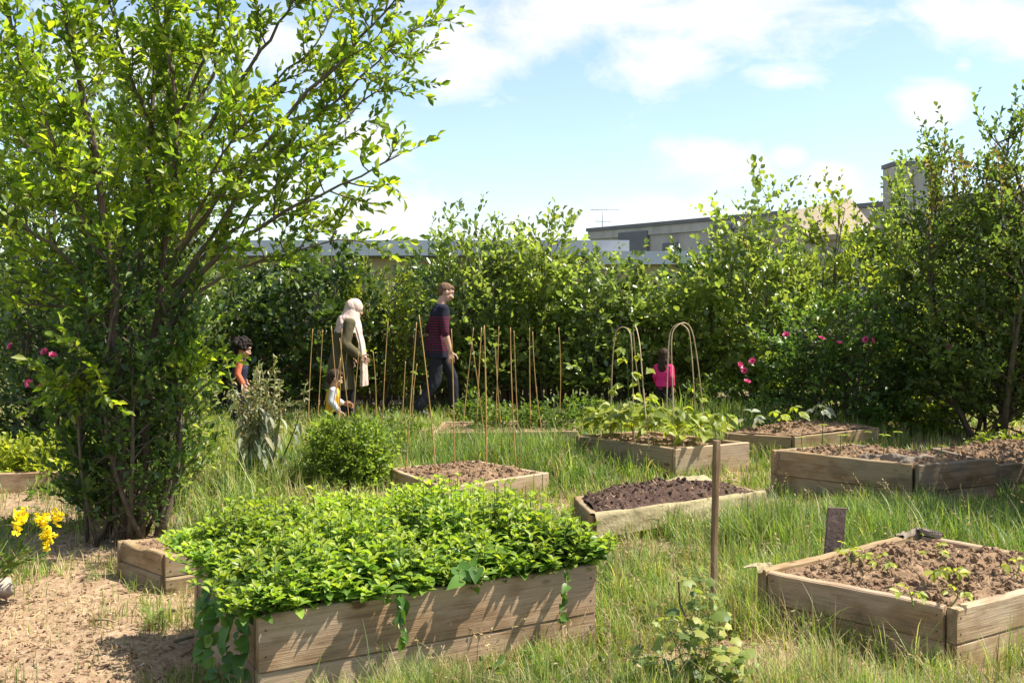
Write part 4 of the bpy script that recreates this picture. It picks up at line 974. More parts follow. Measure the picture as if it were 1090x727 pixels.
# shrubs outside the frame that throw the shade over the tall bed and the lush grass
shrub('maple_tree', 'leafy maple standing just out of the frame, shading the tall sprout bed', 'tree', None, 5.05, 7.2, 3.1, .95, .9, 49, 'maple', LEAF_S, .085, n_main=12, n_side=16, n_twig=5, spacing=.055, z_low=.08, shoots=8, stem_r=.03, taper=.85)
shrub('maple_tree', 'broad maple out of the frame, shading the lush grass before the tall bed', 'tree', None, 4.75, 6.55, 3.4, .9, .7, 491, 'maple', LEAF_S, .085, n_main=11, n_side=14, n_twig=5, spacing=.06, z_low=.2, shoots=8, stem_r=.03, taper=.85)
# second row of the hedge, seen through the gaps of the first
for k, (xx, hh, mm_, lab) in enumerate([(-9.6, 2.5, 'hedge_a', 'farthest green laurel of the hedge, well past the plum tree'), (-8.1, 2.6, 'hedge_dark', 'dark laurel of the hedge just outside the frame past the plum tree'), (-6.6, 2.5, 'hedge_dark', 'tall dark laurel at the outer end of the hedge, behind the plum tree'), (-5.3, 2.3, 'hedge_a', 'mid green laurel behind the big rose bush'), (-3.3, 2.3, 'hedge_a', 'mid green laurel behind the two evergreens near the boy'),
        (-1.2, 2.1, 'hedge_dark', 'dark laurel in the gap between golden shrub and man'), (0.0, 2.05, 'hedge_dark', 'dark laurel in the gap behind the middle canes'), (.95, 2.0, 'hedge_dark', 'dark laurel behind the rounded green hazel'), (1.9, 2.0, 'hedge_dark', 'dark laurel behind the hoop with the white leg'),
        (2.9, 2.1, 'hedge_dark', 'dark laurel at the foot of the upright young tree'), (4.1, 2.2, 'hedge_a', 'green laurel between young tree and pale sapling'), (5.2, 2.5, 'hedge_dark', 'dark laurel behind the pale sapling and the rose bush'), (6.5, 2.6, 'hedge_a', 'green laurel behind the tall field maple'), (7.8, 2.6, 'hedge_dark', 'dark laurel at the hedge end behind the second maple')]):
    shrub('laurel_shrub', lab, 'shrub', 'laurels in the second hedge row', xx, 14.75 + .2 * (k % 2), hh, .85, .6, 300 + k, mm_, leaf=.12, n_main=9, n_side=12, n_twig=5, spacing=.07, shoots=4, shoot_h=.3, twig_len=.34, taper=.97)
shrub('elder_tree', 'tall leafy tree at the picture edge behind the plum branches', 'tree', None, -4.95, 10.8, 4.3, 1.25, .8, 52, 'hedge_a', leaf=.085, n_main=12, n_side=15, n_twig=5, spacing=.05, z_low=.15, shoots=10, shoot_h=.5, stem_r=.03, twig_len=.32, taper=.85, top=.5, mat2='plum', mat2_share=.3)
shrub('cherry_tree', 'dense dark green tree rising behind the upper plum branches', 'tree', None, -3.35, 9.4, 4.4, .55, .5, 53, 'hedge_a', leaf=.07, n_main=12, n_side=17, n_twig=5, spacing=.045, z_low=.25, shoots=8, shoot_h=.5, stem_r=.03, twig_len=.28, taper=.9, top=.75, mat2='plum', mat2_share=.25)

# ------------------------------------------------------------------ low plants
shrub('lemon_balm_bush', 'round feathery green herb bush behind the mint bed', 'herb', None, -1.32, 8.0, .60, .40, .36, 61, 'fern', LEAF_N, .05, n_main=26, n_side=10, n_twig=3, spacing=.022, shoots=26, shoot_h=.17, stem_r=.004, twig_len=.10, taper=.8, stem_mat='greenstem')
shrub('carrot_plant', 'ferny bright plant between herb bush and woman', 'herb', None, -1.62, 9.0, .5, .34, .3, 62, 'fern', LEAF_N, .03, n_main=14, n_side=8, n_twig=3, spacing=.018, shoots=10, shoot_h=.15, stem_r=.004, twig_len=.1, stem_mat='greenstem')
shrub('carrot_plant', 'ferny bright plant in the grass before the man', 'herb', None, -1.12, 9.9, .42, .3, .3, 63, 'weed', LEAF_N, .035, n_main=12, n_side=7, n_twig=3, spacing=.022, shoots=8, shoot_h=.12, stem_r=.004, twig_len=.1, stem_mat='greenstem')
for k, (px, py, hh, rr, lab) in enumerate([(522, 452, .50, .22, 'bushy potato plant growing round the cane wigwam in the far bed'), (560, 452, .46, .2, 'leafy potato plant at the foot of the two middle canes'), (590, 450, .52, .24, 'tall potato plant at the lone cane by the far bed end'),
                                            (630, 446, .40, .22, 'low leafy weed in the grass between far bed and hoops'), (500, 448, .42, .2, 'leafy potato plant touching the striding man'), (770, 440, .55, .3, 'pale grassy weed between the hoops and the rose bush'), (740, 436, .5, .25, 'leafy nettle clump behind the second pair of hoops')]):
    P = on_plane(px, py, .1); P.y = min(P.y, 12.3)
    shrub('leafy_weed', lab, 'plant', 'leafy plants along the hedge foot', P.x * 1.0, P.y if k > 2 else 10.35, hh, rr, rr, 70 + k, 'weed', LEAF_S, .06, n_main=9, n_side=6, n_twig=3, spacing=.035, shoots=4, shoot_h=.1, stem_r=.005, twig_len=.12, stem_mat='greenstem')
shrub('leafy_greens', 'bright green salad plants filling the bed behind the plum tree', 'vegetable', None, -3.72, 8.25, .40, .52, .36, 78, 'bean', LEAF_S, .07, n_main=22, n_side=6, n_twig=4, spacing=.03, shoots=10, shoot_h=.06, stem_r=.004, twig_len=.12, stem_mat='greenstem', taper=1.0)
shrub('leafy_greens', 'bright green salad plants spilling over the outer end of the back bed', 'vegetable', None, -4.35, 8.3, .40, .45, .36, 79, 'bean', LEAF_S, .07, n_main=18, n_side=6, n_twig=4, spacing=.03, shoots=8, shoot_h=.06, stem_r=.004, twig_len=.12, stem_mat='greenstem', taper=1.0)
shrub('shade_weed', 'low ground weed under the hedge beside the second maple', 'plant', None, 4.75, 9.5, .22, .35, .3, 82, 'yellow', LEAF_S, .05, n_main=14, n_side=6, n_twig=3, spacing=.03, shoots=4, shoot_h=.08, stem_r=.004, twig_len=.1, stem_mat='greenstem')
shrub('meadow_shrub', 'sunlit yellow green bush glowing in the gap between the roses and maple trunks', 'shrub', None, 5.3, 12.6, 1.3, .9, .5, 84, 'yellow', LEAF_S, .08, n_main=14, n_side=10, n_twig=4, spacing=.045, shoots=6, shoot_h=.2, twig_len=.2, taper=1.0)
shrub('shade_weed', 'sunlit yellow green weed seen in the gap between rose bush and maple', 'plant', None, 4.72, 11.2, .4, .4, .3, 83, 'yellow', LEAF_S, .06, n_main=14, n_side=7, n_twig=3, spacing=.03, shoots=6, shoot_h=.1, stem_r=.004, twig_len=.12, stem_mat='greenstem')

def silver_plant():
    r = np.random.default_rng(91); root = empty('silver_kale', (-2.08, 8.05, 0)); tag(root, 'grey green kale gone to seed, drooping leaves and pale pods, before the boy', 'vegetable')
    ms = MB(); LV = Leaves(); LP = Leaves()
    for i in range(24):
        a = r.random() * 2 * PI; rho = .40 * math.sqrt(r.random()); hh = .68 + .42 * r.random()
        tip = np.array([math.cos(a) * rho * 1.1, math.sin(a) * rho, hh]); pts = curve((math.cos(a) * .05, math.sin(a) * .05, 0), tip, (r.normal(0, .05), 0, 0), 9)
        ms.tube(pts, np.linspace(.009, .003, 9), 5)
        for k in range(15):
            t_ = .1 + .66 * r.random(); p = np.array([np.interp(t_, np.linspace(0, 1, 9), pts[:, c]) for c in range(3)]); az = r.random() * 2 * PI
            LV.add(p[None], np.array([[math.cos(az), math.sin(az), -.9 - .6 * r.random()]]), np.array([[math.cos(az), math.sin(az), .7]]) + r.normal(0, .3, (1, 3)), (.15 - .08 * t_) * (.7 + .6 * r.random()))
        for k in range(34):
            t_ = .5 + .5 * r.random(); p = np.array([np.interp(t_, np.linspace(0, 1, 9), pts[:, c]) for c in range(3)]); d = rdir(1, r)[0] + np.array([0, 0, .3])
            LP.add(p[None], d[None], rdir(1, r), .035 + .03 * r.random())
    ms.build('stems', M['greenstem'], root); mb = MB(); LV.put(mb, LEAF_O, .62); mb.build('leaves', M['silver'], root)
    mb = MB(); LP.put(mb, LEAF_S, .6); mb.build('seed_sprays', leaf_mat('seed_pod', [(.2, .22, .12), (.3, .28, .15), (.36, .27, .17)], trans=.25, rough=.6), root)
silver_plant()

def yellow_flowers():
    r = np.random.default_rng(95); b = np.array([-2.72, 4.9, 0]); root = empty('mustard_plant', b); tag(root, 'yellow flowering mustard plant leaning in beside the path', 'flower')
    ms = MB(); LV = Leaves()
    heads = [(20, 549), (44, 553), (60, 550), (52, 571), (50, 580), (19, 560)]
    for k, (px, py) in enumerate(heads):
        p = np.array(list(W(px, py, 4.85 + .06 * k))) - b; pts = curve((r.normal(0, .02), r.normal(0, .02), 0), p, np.array([.0, 0, .03]), 8)
        ms.tube(pts, np.linspace(.005, .002, 8), 5)
        n = 44 if k < 4 else 24; c = p + r.normal(0, 1, (n, 3)) * np.array([.015, .015, .019]); d = rdir(n, r); mbf = MB()
        for q in range(4):
            a = q * PI / 2; x_ = np.cross(d, rdir(1, r)[0]); x_ /= np.linalg.norm(x_, axis=1)[:, None]; y_ = np.cross(d, x_)
            put_leaves(mbf, T_simple(.85, .05, .1), c, x_ * math.cos(a) + y_ * math.sin(a) + d * .3, d, .015)
        mbf.build('flower_head', M['yflower'], root)
        leafy_twig(LV, pts, .06, .05, r, .1)
    for i in range(7):
        tip = np.array([.05 + .35 * r.random() - .1, r.normal(0, .12), .15 + .2 * r.random()]); pts = curve((0, 0, 0), tip, (0, 0, .02), 6); ms.tube(pts, .0028, 4); leafy_twig(LV, pts, .03, .075, r, .1)
    ms.build('stems', M['greenstem'], root); mb = MB(); LV.put(mb, LEAF_N, .7); mb.build('leaves', M['weed'], root)
yellow_flowers()

def currant():
    r = np.random.default_rng(97); b = np.array([.70, 3.78, 0]); root = empty('currant_bush', b); tag(root, 'young currant bush with lobed leaves and one bare brown twig, near the lone stake', 'shrub')
    ms = MB(); LV = Leaves(); mk = MB()
    stems = [[(742, 765), (741, 700), (735, 664), (724, 646), (722, 614)], [(742, 765), (758, 690), (752, 640), (741, 604)], [(742, 765), (770, 710), (788, 690)], [(742, 765), (715, 720), (690, 700)], [(742, 765), (765, 720), (795, 715)], [(742, 765), (726, 700), (706, 655)], [(742, 765), (750, 700), (766, 650)], [(742, 765), (705, 740), (672, 722)]]
    for k, s in enumerate(stems):
        P = np.array([list(W(px, py, 3.78 + (.0 if k == 0 else r.normal(0, .05)) * i)) for i, (px, py) in enumerate(s)]) - b; tt = np.linspace(0, len(P) - 1, 10)
        C = np.stack([np.interp(tt, np.arange(len(P)), P[:, c]) for c in range(3)], -1)
        (mk if k == 0 else ms).tube(C, np.linspace(.0055, .003, 10) * (1 if k == 0 else .5), 6)
        n = 12 if k == 0 else 44
        for i in range(n):
            f = (.5 + 4.2 * r.random()) if k == 0 else (1.0 + 8 * (i + r.random()) / n); p = np.array([np.interp(f, np.arange(10), C[:, c]) for c in range(3)]); az = r.random() * 2 * PI
            d = np.array([math.cos(az), math.sin(az), .35 + r.normal(0, .3)]); pet = curve(p, p + d * .035, (0, 0, .005), 4); ms.tube(pet, .0012, 3, cap=False)
            LV.add(pet[-1:], (d + np.array([0, 0, -.5]))[None], np.array([[math.cos(az) * .3, math.sin(az) * .3 - .45, 1]]) + r.normal(0, .3, (1, 3)), .046 * (.5 + .8 * r.random()))
    mk.build('bare_twig', M['bark'], root); ms.build('stems', M['greenstem'], root); mb = MB(); LV.put(mb, LEAF_L); mb.build('leaves', M['currant'], root)
currant()

# ------------------------------------------------------------------ canes and hoops
def cane(label, base, top, r0=.006, group='bamboo canes in the beds'):
    base = np.array(list(base), float); top = np.array(list(top), float); v = top - base; Ln = np.linalg.norm(v)
    root_mb = MB(); n = 24; tt = np.linspace(0, 1, n); bowv = np.array([rng.normal(0, .012), rng.normal(0, .012), 0])
    pts = v * tt[:, None] + bowv * (4 * tt * (1 - tt))[:, None]
    node = (np.abs(((tt * Ln / .17 + .3) % 1) - .5) > .46) * .0012
    root_mb.tube(pts, r0 * (1 - .3 * tt) + node, 7)
    o = root_mb.build('bamboo_cane', M['cane']); o.location = base; tag(o, label, 'cane', group); return o
CANES = [  # base px, top px, distance, foot height, label
 (329, 470, 333, 350, 9.35, .0, 'upright cane left of the toddler, outermost of the group at the woman'),
 (337, 470, 343.5, 351, 9.75, .0, 'cane leaning a little just behind the toddler, second from the outside'),
 (364, 470, 352.7, 347, 9.3, .0, 'cane leaning across the headscarf tail, its foot near the toddler'),
 (361.5, 468, 364, 350, 9.5, .0, 'upright cane passing before the middle of the olive coat'),
 (374, 470, 361.6, 360, 9.4, .0, 'shorter cane crossing the coat, leaning towards the toddler'),
 (351, 462, 362.5, 381, 9.45, .0, 'short cane leaning the other way before the coat and crossing its neighbours'),
 (374.5, 468, 382, 374, 9.6, .0, 'short cane by the hem of the coat, before the scarf end'),
 (397, 466, 397, 374, 9.8, .0, 'thin short cane standing alone just past the coat'),
 (407, 466, 413, 342, 9.9, .0, 'tall cane standing alone between the woman and the man'),
 (427, 470, 431.6, 384.6, 10.0, .2, 'short cane between woman and man, beside the far bed end'),
 (432, 500, 443.4, 343, 7.95, .13, 'tall cane behind the man, at the corner of the low soil bed'),
 (440, 472, 444, 387, 9.95, .2, 'short cane tucked beside the tall pair behind the man'),
 (464, 505, 446, 335, 7.75, .14, 'tallest cane, leaning back behind the striding man'),
 (484, 498, 480.5, 350, 8.0, .15, 'cane standing right before the hand of the man'),
 (492, 462, 504, 348.6, 10.1, .2, 'cane leaning at the knee of the man, outer leg of the wigwam'),
 (516, 470, 502, 364, 9.95, .2, 'shorter cane crossing inside the wigwam beyond the man'),
 (507, 462, 512.5, 348.6, 10.2, .2, 'cane close beside the thick upright of the wigwam'),
 (517.5, 495, 515.4, 346.4, 8.1, .14, 'thick upright cane of the wigwam, standing in the low soil bed'),
 (527.5, 458, 531, 347.5, 10.3, .2, 'upright cane past the wigwam with a short one beside it'),
 (534, 460, 527, 365, 10.15, .2, 'short leaning cane crossing the upright just past the wigwam'),
 (550, 500, 543.3, 348.6, 8.2, .14, 'cane of the middle pair that stands in the low soil bed'),
 (551.5, 460, 547, 352, 10.1, .2, 'rear cane of the middle pair, standing in the far bed'),
 (565, 460, 563.6, 348.6, 10.2, .2, 'upright cane of the last pair towards the hoops'),
 (577, 460, 567, 353, 10.15, .2, 'leaning cane of the last pair towards the hoops'),
 (594, 459, 594.7, 348.6, 10.3, .2, 'lone dark cane at the end of the far bed'),
]
for (bx, by, tx_, ty_, d, z, lab) in CANES:
    B = W(bx, by, d); T_ = W(tx_, ty_, d)
    zf = z - .06; f = (B.z - zf) / max(.05, T_.z - B.z); B2 = B + (B - T_) * f
    cane(lab, B2, T_, .0068 if 'thick' in lab else .0052)

def hoop(label, pts, d0, d1):
    P = np.array([list(W(px, py, d0 + (d1 - d0) * k / (len(pts) - 1))) for k, (px, py) in enumerate(pts)]); tt = np.linspace(0, len(P) - 1, 40)
    C = np.stack([np.interp(tt, np.arange(len(P)), P[:, c]) for c in range(3)], -1)
    for _ in range(4): C[1:-1] = (C[:-2] + 2 * C[1:-1] + C[2:]) / 4
    C += fbm(tt[:, None] * .7 + np.arange(3) * 9, tt[:, None] * 0 + d0 * 7, 4, 2) * .012
    o0 = C[0].copy(); mb = MB(); node = (np.abs(((np.arange(40) / 5.3) % 1) - .5) > .4) * .0012
    mb.tube(C - o0, .005 + node, 7); o = mb.build('cane_hoop', M['hoop']); o.location = o0; tag(o, label, 'garden hoop', 'bent cane hoops over the bean bed'); return o
hoop('grey white bent cane hoop at the outer corner of the bean bed', [(650, 474), (650, 440), (651, 390), (653, 356), (658, 350), (663, 348.5), (668, 351), (671.5, 357), (672.5, 390), (674, 440), (674.5, 474)], 9.2, 8.8)
hoop('narrow hoop seen almost edge on, crossing the pale hoop', [(690, 478), (685, 420), (681.5, 372), (677.5, 352), (675, 347), (673.5, 350), (675.5, 380), (681, 425), (686, 465)], 8.6, 9.3)
hoop('wide brown hoop with a round top before the girl', [(717, 480), (716.5, 430), (713.5, 360), (717, 350), (725.5, 343.5), (733, 346), (738, 356), (744, 400), (751, 470)], 8.75, 8.95)
hoop('thin paler hoop behind the wide one, its leg before the pink shirt', [(709, 474), (709, 420), (711, 358), (715, 349), (722, 344.5), (730, 348), (734, 356), (738, 410), (741, 474)], 9.1, 9.0)

# ------------------------------------------------------------------ beans, seedlings, cabbages
def bean_plant(label, p, h, n, size, seed, mat='bean', name='bean_plant', cat='bean plant', grp='bean plants under the hoops', tmpl=None):
    r = np.random.default_rng(seed); root = empty(name, p); tag(root, label, cat, grp); ms = MB(); LV = Leaves(); tmpl = tmpl or LEAF_H
    st = curve((0, 0, -.02), (r.normal(0, .04), r.normal(0, .04), h), r.normal(0, .01, 3), 7); ms.tube(st, np.linspace(.004, .002, 7), 5)
    for i in range(n):
        t_ = .35 + .62 * (i + .5) / n; q = np.array([np.interp(t_, np.linspace(0, 1, 7), st[:, c]) for c in range(3)]); az = i * 2.4 + r.random()
        d = np.array([math.cos(az), math.sin(az), .5]); e = q + d * size * (.7 + .4 * r.random()); ms.tube(curve(q, e, (0, 0, .01), 4), .0016, 4, cap=False)
        for k in (-1, 0, 1):
            a2 = az + k * 1.0; LV.add(e[None], np.array([[math.cos(a2), math.sin(a2), -.35 + r.normal(0, .25)]]), np.array([[0, -.35, 1.]]) + r.normal(0, .25, (1, 3)), size * (.75 + .4 * r.random()))
    ms.build('stem', M['greenstem'], root); mb = MB(); LV.put(mb, tmpl); mb.build('leaves', M[mat], root); return root
BL = ['at the outer corner under the pale hoop', 'beside the pale hoop leg', 'near the front edge below the narrow hoop', 'in the middle of the bean bed', 'with the largest leaves, below the pink shirt', 'at the foot of the wide hoop', 'by the near corner post', 'at the far rim of the bean bed', 'spilling over the end board by the wide hoop', 'between the two pairs of hoops at the back']
for k, (u_, v_, hh, nn) in enumerate([(.12, .85, .22, 5), (.1, .6, .3, 5), (.2, .3, .26, 5), (.45, .55, .34, 6), (.6, .35, .3, 6), (.75, .6, .28, 5), (.35, .1, .18, 4), (.5, .85, .3, 5), (.9, .25, .24, 5), (.3, .95, .24, 5)]):
    bean_plant('yellow green bean plant ' + BL[k], at_bean(u_, v_), hh, nn + 3, .115, 120 + k)
bean_plant('climbing bean twined up the pale hoop, leaves at half its height', W(674, 462, 8.85), .80, 5, .09, 140)
bean_plant('climbing bean on the narrow hoop with three big leaves up high', W(688, 462, 8.75), .72, 4, .09, 141)
bean_plant('slim climbing bean clinging to the outer hoop leg', W(650, 470, 9.15), .62, 4, .07, 142)
bean_plant('climbing bean creeping up the leg of the wide hoop', W(745, 466, 8.95), .45, 4, .07, 143)

def sprout(label, p, h, seed, size=.04):
    r = np.random.default_rng(seed); root = empty('seedling', p); tag(root, label, 'seedling', 'tall thin seedlings in the tall bed'); ms = MB(); LV = Leaves()
    st = curve((0, 0, -.02), (r.normal(0, .008), r.normal(0, .008), h), r.normal(0, .004, 3), 6); ms.tube(st, .004, 5)
    for i in range(4):
        a = i * PI / 2 + r.random(); LV.add(st[-1:], np.array([[math.cos(a), math.sin(a), .15]]), np.array([[0, 0, 1.]]), size * (.8 + .4 * r.random()))
    ms.build('stem', M['greenstem'], root); mb = MB(); LV.put(mb, LEAF_O); mb.build('leaves', M['bean'], root)
SP = ['at the outer end of the tall bed', 'second along from the outer end', 'at the near rim, lowest of the pair', 'beside its taller twin near the rim', 'standing alone at the back rim', 'one of the close pair above the sheet', 'other of the close pair above the sheet', 'past the close pair, nearest the dark end', 'thin and leafless-looking by the dark end']
for k, (px, py, hh) in enumerate([(855, 479, .10), (874, 473, .16), (894, 484, .15), (902, 481, .13), (923, 477, .13), (940, 487, .17), (944, 486, .16), (955, 477, .13), (1003, 489, .1)]):
    P = on_plane(px, py, .36); sprout('thin pale seedling ' + SP[k], P, hh, 160 + k)
CB = ['at the outer corner of the cabbage bed', 'with a tall pale leaf, second in the row', 'in the middle of its row', 'before the darkest part of the rose bush', 'last in the row at the dark board']
for k, (u_, v_) in enumerate([(.1, .75), (.22, .55), (.42, .5), (.62, .5), (.8, .55)]):
    bean_plant('young cabbage plant ' + CB[k], at_sprout(u_, v_), .16, 4, .1, 180 + k, 'silver' if k in (0, 3, 4) else 'bean', 'cabbage_plant', 'cabbage', 'young cabbages by the rose bush', LEAF_O)
SB = ['pale sprawling lettuce seedling, biggest in the brown soil bed', 'tiny seedling in the centre of the brown soil bed', 'small upright seedling behind the big lettuce, towards the back sheet', 'grassy seedling close to the front board of the brown bed', 'seedling at the picture edge in the brown soil bed', 'seedling close by the slate marker', 'small weed at the near corner of the brown bed', 'sprig between the slate and the bed centre']
for k, (px, py, s_) in enumerate([(1007, 619, .055), (905, 600, .05), (985, 592, .045), (972, 640, .05), (1076, 612, .045), (902, 596, .035), (1012, 640, .04), (935, 603, .04)]):
    P = on_plane(px, py, .29)
    bean_plant(SB[k], P, .05 if k else .04, 4 if k else 6, s_, 200 + k, 'bean', 'lettuce_seedling', 'seedling', 'seedlings in the brown soil bed', LEAF_S)

# ------------------------------------------------------------------ stake, marker, stone, loose wood
o = board_mesh(1.0, .029, .029, 901).build('wooden_stake', M['stake']); o.location = (.962, 4.67, -.1); o.rotation_euler = (.02, -PI / 2 + .03, .4); tag(o, 'square wooden stake standing alone in the grass', 'stake')
mb = MB(); sl = board_mesh(.52, .105, .014, 902); o = sl.build('slate_marker', M['slate']); o.location = (1.73, 5.22, -.06); o.rotation_euler = (0.06, -PI / 2 + .09, .12); tag(o, 'blank grey slate plant marker behind the brown soil bed', 'marker')
o = board_mesh(.32, .04, .03, 903).build('wooden_peg', M['stake']); P = W(767, 492, 8.55); o.location = (P.x, 8.56, -.05); o.rotation_euler = (0, -PI / 2, .3); tag(o, 'short brown peg against the end board of the bean bed', 'peg')
mb = MB(); mb.ellipsoid((0, 0, 0), (.06, .05, .045), nu=12, nv=8); mb.V[0] *= 1 + .15 * rng.normal(size=(len(mb.V[0]), 1)); o = mb.build('stone', M['stone']); o.location = (-2.62, 5.05, .09); tag(o, 'pale stone at the picture edge under the mustard plant', 'stone')
mb = MB(); mb.ellipsoid((0, 0, 0), (.07, .05, .05), nu=12, nv=8); mb.V[0] *= 1 + .15 * rng.normal(size=(len(mb.V[0]), 1)); P = at_brown(.93, .12); o = mb.build('brick_piece', flat_mat('broken_brick', (.42, .22, .14), .9, .25)); o.location = P; o.scale = (.6, .6, .6); tag(o, 'small broken brick lying on the brown soil', 'brick')
for k, (x_, y_, L_, a_, hh, lab) in enumerate([(-1.25, 9.7, .55, .35, .05, 'loose grey board propped at the outer end of the far bed'), (-1.2, 9.35, .5, .1, .08, 'pale short board lying in grass before the far bed'), (-1.3, 9.85, .6, .5, .12, 'thin pale lath leaning over the loose boards')]):
    o = board_mesh(L_, .1 if k < 2 else .03, .025, 910 + k).build('loose_board', M['board_pale'] if k else M['board_grey']); o.location = (x_, y_, hh if k == 2 else .01); o.rotation_euler = (.2 if k < 2 else 0, -.12 * (k == 2), a_); tag(o, lab, 'board', 'loose boards by the far bed')
for k, (x_, y_, L_, a_, lab) in enumerate([(-1.72, 4.95, .22, .2, 'dry stick lying near the foot of the small worn bed'), (-1.55, 4.5, .3, .5, 'thin forked-looking stick on the path beside the mint bed'), (-2.05, 4.75, .16, -.3, 'short piece of bark lying on the path')]):
    mb = MB(); mb.tube(curve((0, 0, 0), (L_, 0, .01), (0, .015, .004), 8), np.linspace(.008, .004, 8), 6); o = mb.build('stick', M['twig'] if k < 2 else M['chip']); o.location = (x_, y_, float(gz(np.array(x_), np.array(y_))) + .018); o.rotation_euler = (0, 0, a_); tag(o, lab, 'stick', 'sticks on the path')
# ------------------------------------------------------------------ buildings beyond the hedge
def bx(parent, name, mat, c, size, rz=0):
    mb = MB(); mb.box((0, 0, 0), size); o = mb.build(name, mat, parent); o.location = c; o.rotation_euler = (0, 0, rz); return o
b1 = empty('flat_roofed_building', (-3.4, 22, 0)); tag(b1, 'long low building with pale zinc roof edge and beige wall behind the hedge', 'building')
bx(b1, 'wall', M['render_beige'], (0, 3.0, 1.2), (11.2, 5.6, 2.4))
bx(b1, 'roof', M['flatroof'], (0, 3.0, 2.58), (11.9, 6.3, .26))
bx(b1, 'fascia', M['metal'], (0, -.18, 2.60), (12.0, .05, .34))
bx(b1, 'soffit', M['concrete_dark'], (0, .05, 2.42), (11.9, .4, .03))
for k, xx in enumerate((-4.2, -2.4, -.6, 1.4, 3.4)):
    w_ = bx(b1, 'window', M['concrete_dark'], (xx, .19, 1.7), (1.3, .06, 1.0)); bx(w_, 'pane', M['glass'], (0, -.035, 0), (1.16, .02, .86))
b1b = empty('flat_annex', (3.4, 20.5, 0)); tag(b1b, 'lower flat annex with grey roof edge, left of the young upright tree', 'building')
bx(b1b, 'wall', M['render_beige'], (0, 2, 1.1), (2.9, 4, 2.2)); bx(b1b, 'roof', M['flatroof'], (0, 2, 2.3), (3.1, 4.3, .2)); bx(b1b, 'fascia', M['metal'], (0, -.17, 2.33), (3.2, .05, .27))
ang = math.atan2(-12, 7.73); b2 = empty('concrete_building', (2.77, 35, 0), ang); tag(b2, 'grey concrete flat block with dark roof edge, rising behind the hedge to the maple', 'building')
Lb = 15.5
bx(b2, 'wall', M['concrete'], (Lb / 2, 3.02, 1.75), (Lb, 6, 3.5)); bx(b2, 'parapet', M['concrete'], (Lb / 2, 3.0, 3.64), (Lb + .1, 6.1, .27)); bx(b2, 'roof_edge', M['concrete_dark'], (Lb / 2, 3.0, 3.84), (Lb + .2, 6.2, .12))
for k, (s0, s1) in enumerate([(1.7, 3.2), (6.1, 7.0), (12.2, 12.8)]): bx(b2, 'cladding_panel', M['concrete_dark'], ((s0 + s1) / 2, -.03, 3.2), (s1 - s0, .12, .9))
for k, (s0, s1) in enumerate([(3.9, 4.6), (8.0, 9.2), (10.0, 11.4)]):
    w_ = bx(b2, 'window', M['concrete_dark'], ((s0 + s1) / 2, .0, 2.7), (s1 - s0, .1, 1.0)); bx(w_, 'pane', M['glass'], (0, -.055, 0), (s1 - s0 - .14, .02, .86))
b3 = empty('tile_roofed_house', (7.35, 22.0, -.06)); tag(b3, 'small house with sandy sloping roof, half hidden by the pale sapling', 'building')
bx(b3, 'wall', M['concrete'], (0, 1.6, 1.45), (1.35, 3, 2.9))
mb = MB(); xs = .75
mb.add([(-xs, -.15, 2.92), (xs, -.15, 3.05), (xs, 1.6, 3.95), (-xs, 1.6, 3.6), (xs, 3.3, 3.05), (-xs, 3.3, 2.92), (-xs, -.15, 2.8), (xs, -.15, 2.93), (xs, 3.3, 2.93), (-xs, 3.3, 2.8)],
       [np.array([[0, 1, 2, 3], [3, 2, 4, 5], [6, 7, 1, 0], [5, 4, 8, 9], [9, 8, 7, 6]]), np.array([[1, 7, 8, 4, 2]]), np.array([[0, 3, 5, 9, 6]])], 0, False)
mb.build('roof', M['roof_tile'], b3)
b4 = empty('concrete_tower', (9.55, 23.2, 0)); tag(b4, 'square bare concrete stair block rising behind the maple top', 'building')
bx(b4, 'wall', M['concrete'], (0, .4, 2.3), (1.0, .8, 4.6)); bx(b4, 'cap', M['concrete_dark'], (0, .4, 4.66), (1.06, .86, .1))
an = empty('roof_aerial', (3.18, 34.6, 3.7)); tag(an, 'thin television aerial standing on the concrete block roof', 'aerial')
mb = MB(); mb.tube([(0, 0, 0), (0, 0, .85)], .014, 6); mb.build('mast', M['wire'], an)
mb = MB(); mb.tube([(-.42, 0, .82), (.62, .05, .84)], .011, 6); mb.build('boom', M['wire'], an)
mb = MB(); mb.tube([(-.25, 0, .42), (.32, 0, .40)], .011, 6); mb.build('boom', M['wire'], an)
for k in range(6):
    mb = MB(); mb.tube([(-.35 + .17 * k, -.12, .83), (-.35 + .17 * k, .14, .83)], .007, 5); mb.build('element', M['wire'], an)
fn = empty('picket_fence', (0, 14.25, 0)); tag(fn, 'weathered brown picket fence glimpsed at the dark foot of the hedge', 'fence')
mb = MB(); mr = MB()
for k in range(66):
    xx = -4.0 + k * .105; hh = 1.05 + rng.normal(0, .02)
    mb.add([(xx - .04, -.01, .05), (xx + .04, -.01, .05), (xx + .04, -.01, hh - .04), (xx, -.01, hh), (xx - .04, -.01, hh - .04), (xx - .04, .01, .05), (xx + .04, .01, .05), (xx + .04, .01, hh - .04), (xx, .01, hh), (xx - .04, .01, hh - .04)],
           [np.array([[0, 1, 2, 3, 4], [9, 8, 7, 6, 5]]), np.array([[0, 5, 6, 1], [1, 6, 7, 2], [2, 7, 8, 3], [3, 8, 9, 4], [4, 9, 5, 0]])], 0, False)
mb.build('pickets', M['fence'], fn)
for z in (.3, .8): bx(fn, 'rail', M['fence'], (-.6, .035, z), (7.0, .045, .07))

